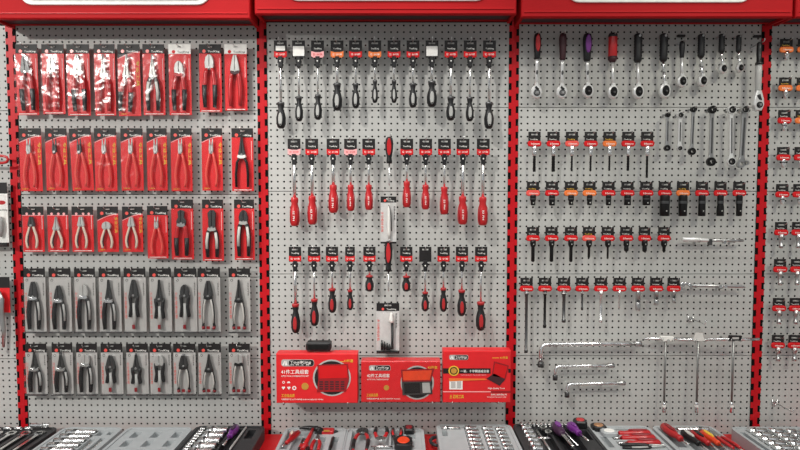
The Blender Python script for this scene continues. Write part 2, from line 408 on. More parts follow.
PACKD = .034
def pack(px0, px1, py0, py1, kind, jaw, jm, style, label, zj=None, collar=None, tilt=0, x=0, ang=0, group='packaged pliers on the left pegboard', head=None, d=PACKD):
    """kind: red (dark header), diag (curved header), dots, silver, white"""
    c = at((px0+px1)/2, py0, d)
    k = K/.00397
    w = (px1-px0)*K; h = (py1-py0)*K
    t = thing('pliers_pack', label, 'packaged pliers', (c.x, c.y, c.z), group, (0, math.radians(tilt), 0))
    silver = kind == 'silver'
    card = slot_card(MB(), w, 0, h, 0, .016, 2.0*K, 1.2*K).build('backing_card', 'csil' if silver else 'cred', t)
    # printed header
    hh = {'red':9,'diag':9,'dots':8.5,'silver':9,'white':9.5}[kind]*K
    f0, f1 = -.0013, -.0007
    mb = MB()
    hm = 'white' if kind == 'white' else 'cblk'  # white kind: glare on the card top is put into the header colour
    mb.box(-w/2, w/2, f0, f1, -2.0*K, 0); mb.box(-w/2,-.008,f0,f1,-3.2*K,-2*K); mb.box(.008,w/2,f0,f1,-3.2*K,-2*K)
    if kind == 'diag':
        o = [(w/2,-3.2*K),(-w/2,-3.2*K),(-w/2,-hh*1.5)] + [(-w/2+w*q, -hh*1.5+hh*.72*math.sin(q*PI/2)) for q in (.15,.3,.45,.6,.8,1)]
        mb.prism(o, f0, f1)
    else: mb.box(-w/2, w/2, f0, f1, -hh, -3.2*K)
    mb.build('header_print', hm, card)
    if kind == 'diag':
        pts = [(-w/2+w*q, -hh*1.5+hh*.72*math.sin(q*PI/2)-.0012) for q in (0,.15,.3,.45,.6,.8,1)]
        o = pts + [(a, b-.0028) for a, b in pts[::-1]]
        MB().prism(o, f0, f1).build('header_edge','pink',card)
    # logo and brand
    if kind == 'dots':
        mb = MB()
        for q in (-.28, .04, .3): mb.disc(w*q, -hh+1.2*K, 1.3*K, f0-.0005, f0, 12)
        mb.build('logo_dots','pink',card)
        MB().box(-w/2,w/2,f0,f1,-hh-.6*K,-hh-.02*K).build('header_edge','pink',card)
    else:
        MB().disc(-w*.27, -hh+2.2*K, 1.7*K, f0-.0005, f0, 14).build('logo_emblem','rgrip' if kind != 'white' else 'red',card)
        text('brand_text','ToolKing','white' if kind != 'white' else 'cblk',card,-w*.1,f0-.0003,-hh+1.2*K,2.6*K,w*.52)
    # side print
    if kind == 'diag':
        text('side_text','专业工具','yellow',card,w*.34,f0-.0002,-h*.22,3.2*K,h*.36,PI/2)
        text('foot_text','工业级 CR-V','yellow',card,-w*.42,f0-.0002,-h+1.6*K,1.8*K,w*.3)
    elif silver:
        text('side_text','工业级钢丝钳','rgrip',card,-w*.46,f0+.0004,-h*.36,2.2*K,h*.42,PI/2)
        text('fine_text','铬钒合金钢','cblk',card,w*.38,f0+.0004,-h*.22,1.4*K,h*.2,PI/2)
        MB().ring(-w*.36,-hh-3*K,1.3*K,.9*K,-.001,-.0007).build('round_mark','cblk',card)
        MB().box(-w/2,w/2,-.013,-.0007,-h,-h+1.1*K).build('foot_strip','steel',card)
    else:
        MB().box(w*.40,w*.44,f0,f1,-h*.5,-h*.2).build('side_print','pink',card)
        MB().box(-w*.42,w*.4,f0,f1,-h+.8*K,-h+1.5*K).build('foot_print','white',card)
    # pliers
    z0 = zj if zj is not None else hh/K+1.5
    jo = pliers(t, z0, (py1-py0)-4, jaw, {'chrome':'jaw','sat':'jaw','steel':'djaw'}[jm], style, y=-.0125, collar=collar, fat=1.42)
    jo.location.x = x*K
    if ang: jo.rotation_euler.y = math.radians(ang)
    # clear blister over the pliers
    bz0, bz1 = -(hh+.4*K), -h+1.2*K
    bw = w/2-.9*K
    out = rrect(-bw, bw, bz1, bz0, .008, 4)
    mb = MB().prism(out, -.024, -.0016, .006)
    mb.f = [f for f in mb.f if not (len(f) == len(out) and max(f) < len(out))]; mb.sm = mb.sm[:len(mb.f)]
    mb.build('blister','clear',t)
    return t

rowname = ['top','second','third','fourth','lowest']
def row(ri, cols, y0s, y1s, specs):
    for i, ((a, b), sp) in enumerate(zip(cols, specs)):
        kind, jaw, jm, style, desc = sp[:5]; kw = sp[5] if len(sp) > 5 else {}
        y0 = y0s if not isinstance(y0s, list) else y0s[i]; y1 = y1s if not isinstance(y1s, list) else y1s[i]
        card = 'silver-carded' if kind == 'silver' else 'glare-topped red-carded' if kind == 'white' else 'red-carded'
        which = 'leftmost' if i == 0 else 'rightmost' if i == 8 else ORD[i]+' from left'
        pack(a, b, y0, y1, kind, jaw, jm, style, f'{card} pack of {desc}, {which} in the {rowname[ri]} row', **kw)
        hook((a+b)/2-.5, y0+2.2, PACKD, f'wire hook of the pliers pack that is {which} in the {rowname[ri]} row')
C1 = [(15.5,37),(41.5,63.5),(66.5,89),(94,114.5),(117.5,139.5),(142.5,164),(168.5,190.5),(199,221),(224.5,246.5)]
row(0, C1, 44.3, [113.5,112.5,114,114,114.5,113.5,113.5,110.5,109], [
 ('red','combo','steel','redblack','red-handled combination pliers',dict(x=-1,ang=-3)),
 ('red','combo','chrome','red','red-handled bright-jawed pliers',dict()),
 ('red','combo','chrome','redblack','red and black pliers',dict(ang=-2)),
 ('red','long','chrome','red','red-handled long-nose pliers',dict()),
 ('diag','long','chrome','redblack','red and black long-nose pliers',dict(ang=3)),
 ('red','long','chrome','greyblack','grey-gripped long-nose pliers',dict()),
 ('white','diag','chrome','redblack','red-handled side cutters',dict(zj=17,collar='rplas')),
 ('red','diag','chrome','redblack','red and black side cutters',dict()),
 ('white','combo','chrome','red','red pliers with dark collar',dict(collar='maroon')) ])
C2 = [(18.8,41),(45,66.5),(69,90.5),(94,116),(120.5,142.5),(146.5,166.5),(170.5,191.5),(201.5,222),(231.5,253)]
row(1, C2, 128.3, [190.5,190,190,190.5,190,190,190.5,190,190.5], [
 ('diag','circlip','sat','thinred','thin red circlip pliers',dict(tilt=0)),
 ('diag','circlip','steel','thinred','dark-tipped thin red circlip pliers',dict(tilt=0)),
 ('diag','circlip','steel','thinred','dark-tipped red circlip pliers',dict(tilt=-2)),
 ('diag','circlip','sat','thinred','thin red circlip pliers',dict()),
 ('diag','circlip','chrome','thinred','bright-tipped red circlip pliers',dict()),
 ('diag','circlip','chrome','thinred','bright-tipped red circlip pliers',dict()),
 ('diag','circlip','chrome','thinred','bright-tipped red circlip pliers',dict()),
 ('diag','circlip','chrome','thinred','bright-tipped red circlip pliers',dict()),
 ('red','long','steel','thinblack','black-handled pliers with white collar',dict(zj=6,collar='white')) ])
C3 = [(22,43.5),(47,68),(71.5,93),(97,118),(122,142.5),(147,167.5),(171,193),(202,223),(234,254)]
row(2, C3, [206.5,206.5,206.5,206.5,206.5,206,199.5,199.5,199.5], [252,252,252,252,252,258.5,259.5,261,260], [
 ('dots','short','steel','cream','small cream-handled pliers',dict()),
 ('dots','long','chrome','cream','small cream-handled pliers',dict()),
 ('dots','short','sat','cream','small cream-handled pliers',dict()),
 ('diag','diag','chrome','cream','small cream-handled pliers',dict(zj=15)),
 ('diag','short','chrome','cream','small cream-handled pliers',dict()),
 ('red','circlip','chrome','thinred','thin red circlip pliers',dict()),
 ('red','strip','steel','redblack','wire-stripping pliers',dict(collar='sat')),
 ('red','cut','steel','greyblack','grey-gripped cutters with dark jaws',dict(collar='gplas')),
 ('red','diag','steel','greyblack','grey-gripped pliers with dark jaws',dict(collar='gplas')) ])
C4 = [(23.5,45),(48.5,70.5),(74,95),(98.5,120.5),(123.5,145.5),(149,171),(174,196.5),(197.5,220),(228.5,250)]
row(3, C4, 268.3, 333.5, [
 ('silver','combo','steel','black','black-handled combination pliers',dict(zj=13,collar='chrome')),
 ('silver','combo','steel','black','black-handled stub-nosed pliers',dict(zj=17,collar='chrome')),
 ('silver','diag','sat','black','black-handled side cutters',dict(zj=16,collar='chrome')),
 ('silver','long','steel','black','black-handled long-nose pliers',dict(zj=11,collar='chrome')),
 ('silver','combo','steel','xblack','short black-gripped flat-nose pliers',dict(zj=11)),
 ('silver','long','steel','xblack','short black-gripped long-nose pliers',dict(zj=11)),
 ('silver','diag','steel','xblack','short black-gripped cutters',dict(zj=16)),
 ('silver','combo','steel','chromered','grey-handled pliers',dict(zj=12,collar='black')),
 ('silver','long','steel','chromered','grey-handled pointed pliers',dict(zj=11,collar='black')) ])
C5 = [(25,46.5),(51.5,72.5),(76,97),(100.5,122.5),(126,148),(149.5,171),(173,195.5),(198,221),(228.5,250)]
row(4, C5, 343.6, 396.3, [
 ('silver','long','steel','black','black-handled long-nose pliers',dict(zj=8,collar='chrome')),
 ('silver','long','steel','black','black-handled pointed pliers',dict(zj=8,collar='chrome')),
 ('silver','diag','sat','black','black-handled side cutters',dict(zj=10,collar='chrome')),
 ('silver','combo','steel','xblack','short black-gripped flat-nose pliers',dict(zj=11)),
 ('silver','long','steel','xblack','short black-gripped long-nose pliers',dict(zj=9)),
 ('silver','diag','sat','xblack','short black-gripped cutters',dict(zj=11)),
 ('silver','combo','steel','chromered','grey-handled pliers',dict(zj=10,collar='black')),
 ('silver','long','steel','chromered','grey-handled pointed pliers',dict(zj=10,collar='black')),
 ('silver','diag','sat','chromered','grey-handled side cutters',dict(zj=9,collar='black')) ])

# ------------------------------------------------------------------ hang tags
def hang_tag(root, wpx, hpx, band, d=0.0, style='screw'):
    """hang tag with slot at the root origin (slot top), black upper, coloured lower band"""
    w, h = wpx*K, hpx*K
    top = 2.2*K
    card = slot_card(MB(), w, top, h, d, w*.5, 2.0*K, 1.5*K).build('hang_tag','cblk',root)
    f0, f1 = -d-.0013, -d-.0007
    zb = top-h
    if style == 'screw':
        if band == 'blank': return card
        if band == 'white':
            MB().box(-w*.44,w*.44,f0,f1,zb+1.5*K,zb+11*K).build('price_sticker','white',card); return card
        bm = {'red':'red','orange':'orange','pink':'pink','whitered':'red'}[band]
        o = [(-w/2,zb+1.2*K),(-w*.36,zb),(w*.36,zb),(w/2,zb+1.2*K),(w/2,zb+6.2*K),(w*.2,zb+5.2*K),(-w*.2,zb+5.2*K),(-w/2,zb+6.2*K)]
        MB().prism(o, f0, f1).build('colour_band',bm,card)
        text('size_text','S2 · 6×100','white' if band != 'pink' else 'red',card,-w*.36,f0-.0003,zb+2.2*K,2.6*K,w*.72)
        if band == 'whitered': MB().box(-w*.36,w*.36,f0,f1,zb+6.8*K,zb+11.2*K).build('sticker','white',card)
        else: text('brand_text','ToolKing','white' ,card,-w*.3,f0-.0003,zb+8*K,2.0*K,w*.62)
    else:
        bm = {'red':'red','orange':'orange','pink':'rgrip'}[band]
        # red moulded holder with rounded ends and white marks
        MB().prism(rrect(-w*.56,w*.56,zb-.2*K,zb+5.6*K,2.6*K,5), -d-.006, -d-.0007, .002).build('socket_holder',bm,card)
        text('size_text','10mm','white',card,-w*.34,-d-.0064,zb+1.8*K,2.3*K,w*.68)
        text('brand_text','ToolKing','white' if band == 'red' else 'yellow',card,-w*.36,f0-.0003,zb+6.5*K,1.6*K,w*.6)
    return card

# ------------------------------------------------------------------ screwdrivers
CD_ = .05
def handle_prof(L, r, kind):
    if kind == 'red': return [(r*.62,0),(r*.72,-.04*L),(r*.74,-.14*L),(r*.62,-.22*L),(r*.92,-.42*L),(r,-.6*L),(r*.98,-.85*L),(r*.8,-.96*L),(r*.55,-L)]
    if kind == 'stub': return [(r*.7,0),(r*.72,-.12*L),(r*.58,-.22*L),(r*.95,-.45*L),(r,-.7*L),(r*.8,-.93*L),(r*.45,-L)]
    return [(r*.66,0),(r*.7,-.05*L),(r*.68,-.12*L),(r*.52,-.25*L),(r*.8,-.42*L),(r,-.6*L),(r*.96,-.82*L),(r*.72,-.95*L),(r*.4,-L)]
def driver_handle(root, zt, zb_, wpx, kind):
    """zt, zb_: px below root; kind grey, red or redblack"""
    L = (zb_-zt)*K; r = wpx*K/2; z = -zt*K
    mm = {'grey':'black','red':'rplas','redblack':'black'}[kind]
    p = handle_prof(L, r, 'red' if kind == 'red' else ('stub' if zb_-zt < 18 else 'x'))
    h = MB().lathe([(a, z+b) for a, b in p], 0, 0, 16).build('handle', mm, root)
    if kind != 'red':
        im = 'gplas' if kind == 'grey' else 'mred'
        o = [(r*.42*math.sin(w)*(1.0), z-.66*L+ .25*L*math.cos(w)) for w in [2*PI*k/14 for k in range(14)]]
        MB().prism(o, -r*1.06, -r*.3, r*.1).build('grip_inset', im, h)
        if kind == 'redblack': MB().lathe([(r*.7,z+.0005),(r*.78,z-.03*L),(r*.72,z-.1*L)],0,0,16).build('collar','mred',h)
        else: MB().lathe([(r*.72,z+.0005),(r*.74,z-.06*L),(r*.7,z-.09*L)],0,0,16).build('collar','steel',h)
        MB().disc(0, z-.86*L, r*.16, -r*1.1, -r*.5, 10).build('hang_hole','black',h)
    else:
        text('handle_mark','S2 PH','white',h,-r*.2,-r*1.02,z-.46*L,r*.5,.34*L,PI/2)
        MB().tube([(-r*.72,-r*.62,z-.35*L),(-r*.78,-r*.68,z-.6*L),(-r*.7,-r*.66,z-.9*L)], r*.1, 6).build('groove','drplas',h)
        MB().tube([(r*.72,-r*.62,z-.35*L),(r*.78,-r*.68,z-.6*L),(r*.7,-r*.66,z-.9*L)], r*.1, 6).build('groove','drplas',h)
    return h
def screwdriver(px, ty, th, hy0, hy1, wpx, kind, band, label, group, shank=.9, tw=12.6):
    p = at(px, ty, CD_)
    sl = 2.2
    t = thing('screwdriver', label, 'screwdriver', (p.x, p.y, p.z-sl*K), group)
    hang_tag(t, tw, th, band)
    zc0 = th-sl
    # black tip holder below the tag
    c = MB().box(-2.0*K,2.0*K,-.0085,.006,-(zc0+9.5)*K,-(zc0-1)*K, .0015)
    c.box(-2.7*K,2.7*K,-.0075,.005,-(zc0+5.2)*K,-(zc0+1)*K, .0015)
    co = c.build('tip_holder','black',t)
    MB().disc(0,-(zc0+3.6)*K,.75*K,-.0095,-.0085,10).build('rivet','white',co)
    MB().lathe([(shank*K,-(zc0+1)*K),(shank*K,-(hy0-ty-sl+1)*K)],0,0.0,10).build('shank','chrome',t)
    driver_handle(t, hy0-ty-sl, hy1-ty-sl, wpx, kind)
    hook(px, ty+sl, CD_, f'wire hook of the screwdriver that is {label.split(", ")[1]}', .016)
    return t
R1 = [(280.3,100.5,126,9.7,'whitered'),(298.5,95,119,8,'white'),(317.5,93,117.5,8,'pink'),(337,82,108.5,9.8,'orange'),(355.5,82,106.3,7.6,'red'),(374.8,79,101,6,'orange'),
      (394,79,101,6,'red'),(413,82,105.7,8,'red'),(432,80,105.2,10,'white'),(451,95,118.2,9,'red'),(470.2,95.5,119,8,'red'),(489.5,100.5,126.3,9.7,'red')]
DS = {'whitered':'white and red','white':'white-stickered','pink':'pink-banded','orange':'orange-banded','red':'red-banded','blank':'plain black'}
for i, (px, a, b, w, band) in enumerate(R1):
    which = 'leftmost' if i == 0 else 'rightmost' if i == 11 else ORD[i]+' from left'
    screwdriver(px, 40.5, 16.5, a, b, w, 'grey', band, f'black and grey screwdriver on {DS[band]} tag, {which} in the top row', 'grey-handled screwdrivers', 1.0 if w < 9 else 1.35)
R2 = [(294,196.5,225,10,'pink'),(311.7,195,223.5,10,'red'),(333,184,212,10,'red'),(350.5,184,210,8.2,'pink'),(368.7,184,209,8.2,'red'),
      (406.8,180.5,206.5,8.6,'red'),(425.7,184,208.5,8.4,'red'),(444.5,186,213.5,9,'red'),(463,195.5,223.5,10.2,'red'),(483.3,196,224.3,10.2,'red')]
for i, (px, a, b, w, band) in enumerate(R2):
    which = 'leftmost' if i == 0 else 'rightmost' if i == 9 else (ORD[i]+' from left' if i < 5 else ORD[9-i]+' from right')
    screwdriver(px, 138.8, 16, a, b, w, 'red', band, f'red-handled screwdriver on {DS[band]} tag, {which} in the middle row', 'red-handled screwdrivers', 1.7 if w > 9 else 1.15)
R3 = [(295,304,333.5,9.4,'red'),(314,299,326.3,9,'red'),(332,288.5,313,8.6,'red'),(350,290,310.3,6.6,'red'),(369.4,275.5,291.5,8.8,'red'),
      (406.3,276,291.5,8.6,'red'),(425.3,292,311.5,7.6,'blank'),(443.6,288,312,7.6,'red'),(462,290,316.3,9,'red'),(481.2,302,331,10,'red')]
for i, (px, a, b, w, band) in enumerate(R3):
    which = 'leftmost' if i == 0 else 'rightmost' if i == 9 else (ORD[i]+' from left' if i < 5 else ORD[9-i]+' from right')
    sz = 'stubby red and black' if b-a < 17 else 'red and black'
    screwdriver(px, 246.8, 15, a, b, w, 'redblack', band, f'{sz} screwdriver on {DS[band]} tag, {which} in the lowest row', 'red and black screwdrivers', 1.6 if i == 0 else 1.05, 12.2 if i != 3 else 9.6)
def hanging_driver(px, y0, y1, y2, label, hk):
    p = at(px, y0, CD_)
    t = thing('screwdriver', label, 'screwdriver', p, 'untagged screwdrivers hung handle up')
    L = (y1-y0)*K; r = 4.1*K
    h = MB().lathe([(r*.4,0),(r*.8,-.06*L),(r,-.25*L),(r*.92,-.5*L),(r*.6,-.78*L),(r*.72,-.9*L),(r*.7,-L)],0,0,16).build('handle','black',t)
    o = [(r*.55*math.sin(w), -.38*L+.33*L*math.cos(w)) for w in [2*PI*k/14 for k in range(14)]]
    MB().prism(o, -r*1.08, -r*.3, r*.1).build('grip_inset','rplas',h)
    MB().lathe([(.75*K,-L+.002),(.75*K,-(y2-y0)*K+.004),(.3*K,-(y2-y0)*K)],0,0,10).build('shank','chrome',t)
    hook(px+1.5, y0+1.2, CD_, hk, .014)
hanging_driver(389.2, 136.8, 163, 185, 'red and black screwdriver hung handle up, above the narrow grey blister pack', 'wire peg hook holding the upright-handled screwdriver in the middle row')
hanging_driver(388.4, 241, 271.5, 291.5, 'red and black screwdriver hung handle up, between the two stubby screwdrivers', 'wire peg hook holding the upright-handled screwdriver in the lowest row')

def bit_pack(px0, px1, py0, py1, label, hk, kind):
    d = .05
    c = at((px0+px1)/2, py0, d); w = (px1-px0)*K; h = (py1-py0)*K
    t = thing('tool_pack', label, 'packaged tool', c)
    card = slot_card(MB(), w, 0, h, 0, w*.3, 1.6*K, 1.4*K).build('backing_card','paper',t)
    hh = 8*K if kind else 6*K
    mb = MB(); mb.box(-w/2,w/2,-.0013,-.0007,-1.6*K,0); mb.box(-w/2,-w*.15,-.0013,-.0007,-3*K,-1.6*K); mb.box(w*.15,w/2,-.0013,-.0007,-3*K,-1.6*K); mb.box(-w/2,w/2,-.0013,-.0007,-hh,-3*K)
    mb.build('header_print','cblk',card)
    MB().disc(-w*.22,-hh+2*K,1.3*K,-.0018,-.0013,12).build('logo_emblem','rgrip',card)
    text('brand_text','ToolKing','white',card,-w*.06,-.0016,-hh+1.2*K,2*K,w*.42)
    text('side_text','多功能组合批','rgrip',card,-w*.46,-.001,-h*.32,2.6*K,h*.44,PI/2)
    text('fine_text','铬钒合金钢','cblk',card,w*.34,-.001,-h*.2,1.7*K,h*.3,PI/2)
    if kind:
        d1 = MB().lathe([(2.7*K,-(19)*K),(2.5*K,-(16)*K),(1.2*K,-10.5*K),(.8*K,-9*K)],3.4*K,-.0125,12); d1.build('bit_cap','white',t)
        MB().lathe([(1.5*K,-46*K),(1.3*K,-44*K),(1.2*K,-18.5*K)],4.4*K,-.011,10).build('driver_rod','black',t)
        for k, (bx, bz) in enumerate(((-6,37),(-3.3,38.5),(-.6,40),(1.6,41))):
            MB().lathe([(1.2*K,-47*K),(1.2*K,-(bz+3)*K),(.7*K,-(bz+2.6)*K),(.6*K,-bz*K)],bx*K,-.009,8).build('bit','blk2',t)
        MB().box(-w/2,w/2,-.014,-.0007,-h,-h+2.2*K).build('foot_strip','cblk',t)
    else:
        MB().lathe([(.9*K,-42*K),(1.5*K,-36*K),(1.7*K,-20*K),(1.3*K,-12*K),(.5*K,-7.5*K)],.6*K,-.01,12).build('driver_rod','white',t)
        MB().tube([(.2*K,-.012,-8*K),(2.4*K,-.014,-16*K),(3.2*K,-.014,-34*K)], .5*K, 6).build('clip','steel',t)
        MB().box(-w/2,w/2,-.014,-.0007,-h,-h+1.6*K).build('foot_strip','cblk',t)
    out = rrect(-w/2+.6*K,w/2-.6*K,-h+1*K,-hh-.3*K,.006,4)
    mb = MB().prism(out,-.022,-.0016,.005); mb.f = [f for f in mb.f if not (len(f) == len(out) and max(f) < len(out))]; mb.sm = mb.sm[:len(mb.f)]
    mb.build('blister','clear',t)
    hook((px0+px1)/2, py0+2.2, d, hk, .012)
bit_pack(380.7,396.3,196.5,243,'narrow grey blister pack hanging under the middle handle-up screwdriver','wire peg hook holding the narrow grey blister pack',0)
bit_pack(376.5,399.3,303,353.3,'wide blister pack with black driver rod and bits above the middle box','wire peg hook holding the wide bit pack',1)

# ------------------------------------------------------------------ boxed tool sets
def ellipse(cx, cz, rx, rz, n=28): return [(cx+rx*math.cos(2*PI*k/n), cz+rz*math.sin(2*PI*k/n)) for k in range(n)]
def tool_box(x0, x1, y0, y1, d, dep, label):
    p = at((x0+x1)/2, y1, d); k = (CD-d)/FPX
    t = thing('tool_set_box', label, 'boxed tool set', p, 'red boxed tool sets')
    w, h = (x1-x0)*k, (y1-y0)*k
    b = MB().box(-w/2,w/2,0,dep,0,h,.0025).build('carton','cred',t)
    return t, b, k, w, h
def P(x0, y1, k, w): return lambda px, py: ((px-x0)*k-w/2, (y1-py)*k)
F0, F1 = -.0006, .0002
def logo(t, q, k, x0, x1, y0, y1):
    a = q(x0,y1); b = q(x1,y0)
    hh = b[1]-a[1]; em = a[0]+hh*1.15
    g = MB().prism(rrect(a[0]-.4*k,b[0]+.4*k,a[1]-.4*k,b[1]+.4*k,hh*.4,5),F0,F1).build('logo_rim','gplas',t)
    MB().prism(rrect(em,b[0],a[1],b[1],hh*.4,5),F0-.0006,F0).build('logo_plate','cblk',g)
    text('brand_text','ToolKing','white',g,em+hh*.2,F0-.001,a[1]+hh*.42,hh*.62,(b[0]-em)*.84)
    text('brand_subtext','图 柯 工 具','white',g,em+hh*.25,F0-.001,a[1]+hh*.12,hh*.24,(b[0]-em)*.75)
    mb = MB(); e = hh*.5
    cx, cz = a[0]+e, a[1]+e
    mb.prism([(cx-e*.85,cz-e*.8),(cx-e*.3,cz-e*.8),(cx+e*.1,cz+e*.3),(cx-e*.1,cz+e*.8)],F0-.0006,F0)
    mb.prism([(cx+e*.05,cz-e*.8),(cx+e*.9,cz-e*.8),(cx+e*.5,cz+e*.6),(cx+e*.25,cz+e*.6)],F0-.0006,F0); mb.build('logo_emblem','white',g)
BD = .125
# left box
t, b, k, w, h = tool_box(275.8,358.5,352.3,403.2,BD,.055,'long red boxed tool set with clip on top, leftmost of the three boxes'); q = P(275.8,403.2,k,w)
logo(b,q,k,281.5,314,358.5,364.8)
def T(s, m, x, y, hpx, wpx, b_=None, nm='print_text', al=None):
    a = q(x, y); return text(nm, s, m, b_ or b, a[0], F0-.0002, a[1], hpx*k*1.05, wpx*k)
T('41件工具组套','white',280.8,372.6,4.6,28); T('41PCS TOOL COMBINATION SET','white',280.8,375.9,2,28)
T('工业级品质','yellow',280.8,396.6,3.4,13.5); T('中国名牌产品 AUTO REPAIR AND HOUSEHOLD TOOLS','white',280.8,399.9,1.8,42.5)
a = q(305,385.7); MB().prism(ellipse(*a,3.6*k,3.6*k),F0-.0004,F1).build('gold_seal','gold',b)
mb = MB()
for ex, ey in ((283,387.5),(288.6,387.5)): c_ = q(ex,ey); mb.prism([(c_[0]-1.8*k,c_[1]+.6*k),(c_[0]-.8*k,c_[1]+1.6*k),(c_[0],c_[1]+1.1*k),(c_[0]+.8*k,c_[1]+1.6*k),(c_[0]+1.8*k,c_[1]+.6*k),(c_[0],c_[1]-1.8*k)],F0,F1)
c_ = q(294,387.5); mb.ring(c_[0],c_[1],2.1*k,1.1*k,F0,F1)
c_ = q(283.2,381.6); mb.ring(c_[0],c_[1],1.3*k,.8*k,F0,F1)
c_ = q(288.3,381.6); mb.prism([(c_[0]-1.8*k,c_[1]-.8*k),(c_[0]+1.8*k,c_[1]-.8*k),(c_[0]+1.1*k,c_[1]+.8*k),(c_[0]-.8*k,c_[1]+.8*k)],F0,F1)
mb.build('feature_icons','white',b)
def porthole(cx, cy, rx, ry, body, inner):
    c = q(cx, cy)
    o = MB().prism(ellipse(c[0],c[1],rx*k,ry*k),F0,F1).build('picture_ring','gplas',b)
    MB().prism(ellipse(c[0],c[1],(rx-1.7)*k,(ry-1.5)*k),F0-.0005,F0).build('picture_ground','cblk',o)
    return o
o = porthole(332.3,377,19.3,18.8,0,0)
def quad(nm, m, pts, lay, par=None):
    return MB().prism([q(*p_) for p_ in pts], F0-.0005*lay-.0003, F0-.0005*(lay-1)).build(nm, m, par or b)
quad('picture_lid','dred',[(317.5,363.5),(348.5,362.5),(349.8,378),(318.5,379)],2,o)
quad('picture_lid_face','red',[(319,364.8),(347.3,363.9),(348.2,376.8),(319.8,377.6)],3,o)
quad('picture_tray','dred',[(318.5,379),(349.8,378),(346.5,391),(317,391.5)],3,o)
mb = MB()
for i in range(4):
    for j in range(5): c_ = q(321.5+j*5.4, 381+i*2.4); mb.box(c_[0]-1.9*k,c_[0]+1.9*k,F0-.0024,F0-.0013,c_[1]-.7*k,c_[1]+.7*k)
mb.build('picture_tools','maroon',o)
T('41件套','yellow',344.5,360.8,3.2,9.5)
a = q(340,360.4); MB().box(a[0],a[0]+4.5*k,F0,F1,a[1]-.2*k,a[1]+.3*k).build('print_rule','yellow',b)
# centre box
t, b, k, w, h = tool_box(360.6,441,360,402.3,BD+.004,.055,'glossy wrapped red boxed tool set, middle of the three boxes'); q = P(360.6,402.3,k,w)
logo(b,q,k,369,390,364.5,369.2)
T('42件工具组套','white',366.5,376.2,3.8,23); T('42PCS TOOL COMBINATION SET','white',366.5,379.3,1.8,22)
T('工业级品质','yellow',366,396,3.2,11.5); T('中国名牌产品 AUTO REPAIR TOOLS','white',366,399.2,1.6,34)
a = q(386.2,387.2); MB().prism(ellipse(*a,2.7*k,2.7*k),F0-.0004,F1).build('gold_seal','gold',b)
o = porthole(417.5,382,17,17.5,0,0)
quad('picture_lid','dred',[(401,368.5),(434.5,367.5),(431.5,380.5),(402,381)],2,o)
quad('picture_lid_face','oplas',[(402.5,370),(432.5,369),(430,379),(403.5,379.6)],3,o)
quad('picture_tray','steel',[(402,381),(431.5,380.5),(433,393.5),(402.5,394.8)],3,o)
quad('picture_tray_tools','cblk',[(404,382.5),(420,382),(420.5,392.5),(404.5,393.2)],4,o)
quad('picture_tray_case','gplas',[(422.5,382),(430,381.8),(431.2,392),(423,392.4)],4,o)
T('42件套','yellow',428,367.5,3,10)
mb = MB().box(-w/2-.001,w/2+.001,-.0035,.05,-.001,h+.001,.003).build('shrink_wrap','clear',t)
# right box
t, b, k, w, h = tool_box(442.3,511.2,349.3,402.6,BD,.055,'taller red boxed tool set with black title stripe, rightmost of the three'); q = P(442.3,402.6,k,w)
logo(b,q,k,449,467.5,353.8,358.2)
a = q(442.3,372.6); c_ = q(490.5,367.2); MB().box(a[0],c_[0],F0,F1,a[1],c_[1]).build('title_stripe','cblk',b)
a = q(508.5,371.8); c_ = q(511,367.8); MB().box(a[0],c_[0],F0,F1,a[1],c_[1]).build('title_stripe','cblk',b)
a = q(453.2,369.7); s = MB().prism(ellipse(*a,5.4*k,5.2*k),F0-.0006,F0).build('round_seal','yellow',b)
MB().prism(ellipse(*a,4.1*k,3.9*k),F0-.0011,F0-.0006).build('seal_ring','cblk',s); MB().prism(ellipse(*a,3*k,2.9*k),F0-.0016,F0-.0011).build('seal_centre','gold',s)
text('print_text','一套，十字精选组合套','white',b,q(460,371.2)[0],F0-.0004,q(460,371.2)[1],3*k,29*k)
T('HIGH QUALITY TOOL SET SERIES','pink',460,374.6,1.4,26)
quad('light_streak','orange',[(448,377.5),(485,377.8),(487,379),(449,380.5)],1)
quad('picture_lid','dred',[(494,360),(509,364.2),(505.5,378.5),(491.5,376)],1)
quad('picture_lid_face','red',[(495,361.8),(507.6,365.3),(504.6,377.2),(492.8,375)],2)
quad('picture_tray','maroon',[(486.5,377.8),(494,372.3),(505.5,378.5),(499.8,385)],2)
a = q(448.8,389); c_ = q(462.2,378.6); l_ = MB().box(a[0],c_[0],F0,F1,a[1],c_[1]).build('white_label','white',b)
for (xa, ya, xb, yb) in ((450.5,387.5,455,381),(456.5,387.8,460.6,380.6)):
    a = q(xa,ya); c_ = q(xb,yb); MB().box(a[0],c_[0],F0-.0004,F0,a[1],c_[1]).build('label_print','csil',l_)
a = q(442.3,391.8); c_ = q(491,390.9); MB().box(a[0],c_[0],F0,F1,a[1],c_[1]).build('white_rule','pink',b)
a = q(491,392.6); c_ = q(511.2,390.4); MB().box(a[0],c_[0],F0,F1,a[1],c_[1]).build('dark_rule','dred',b)
T('王 图柯工具','yellow',449,397.8,3.8,14.5); T('High Quality Tools','white',488,388.4,2,17); T('图柯工具有限公司','white',491,395,1.8,16); T('TOOLKING TOOLS CO. LTD','white',487,397.4,1.5,19.5)
T('41件套','yellow',500,357.3,2.6,8); a = q(492,356.8); MB().box(a[0],a[0]+7*k,F0,F1,a[1],a[1]+.5*k).build('print_rule','yellow',b)
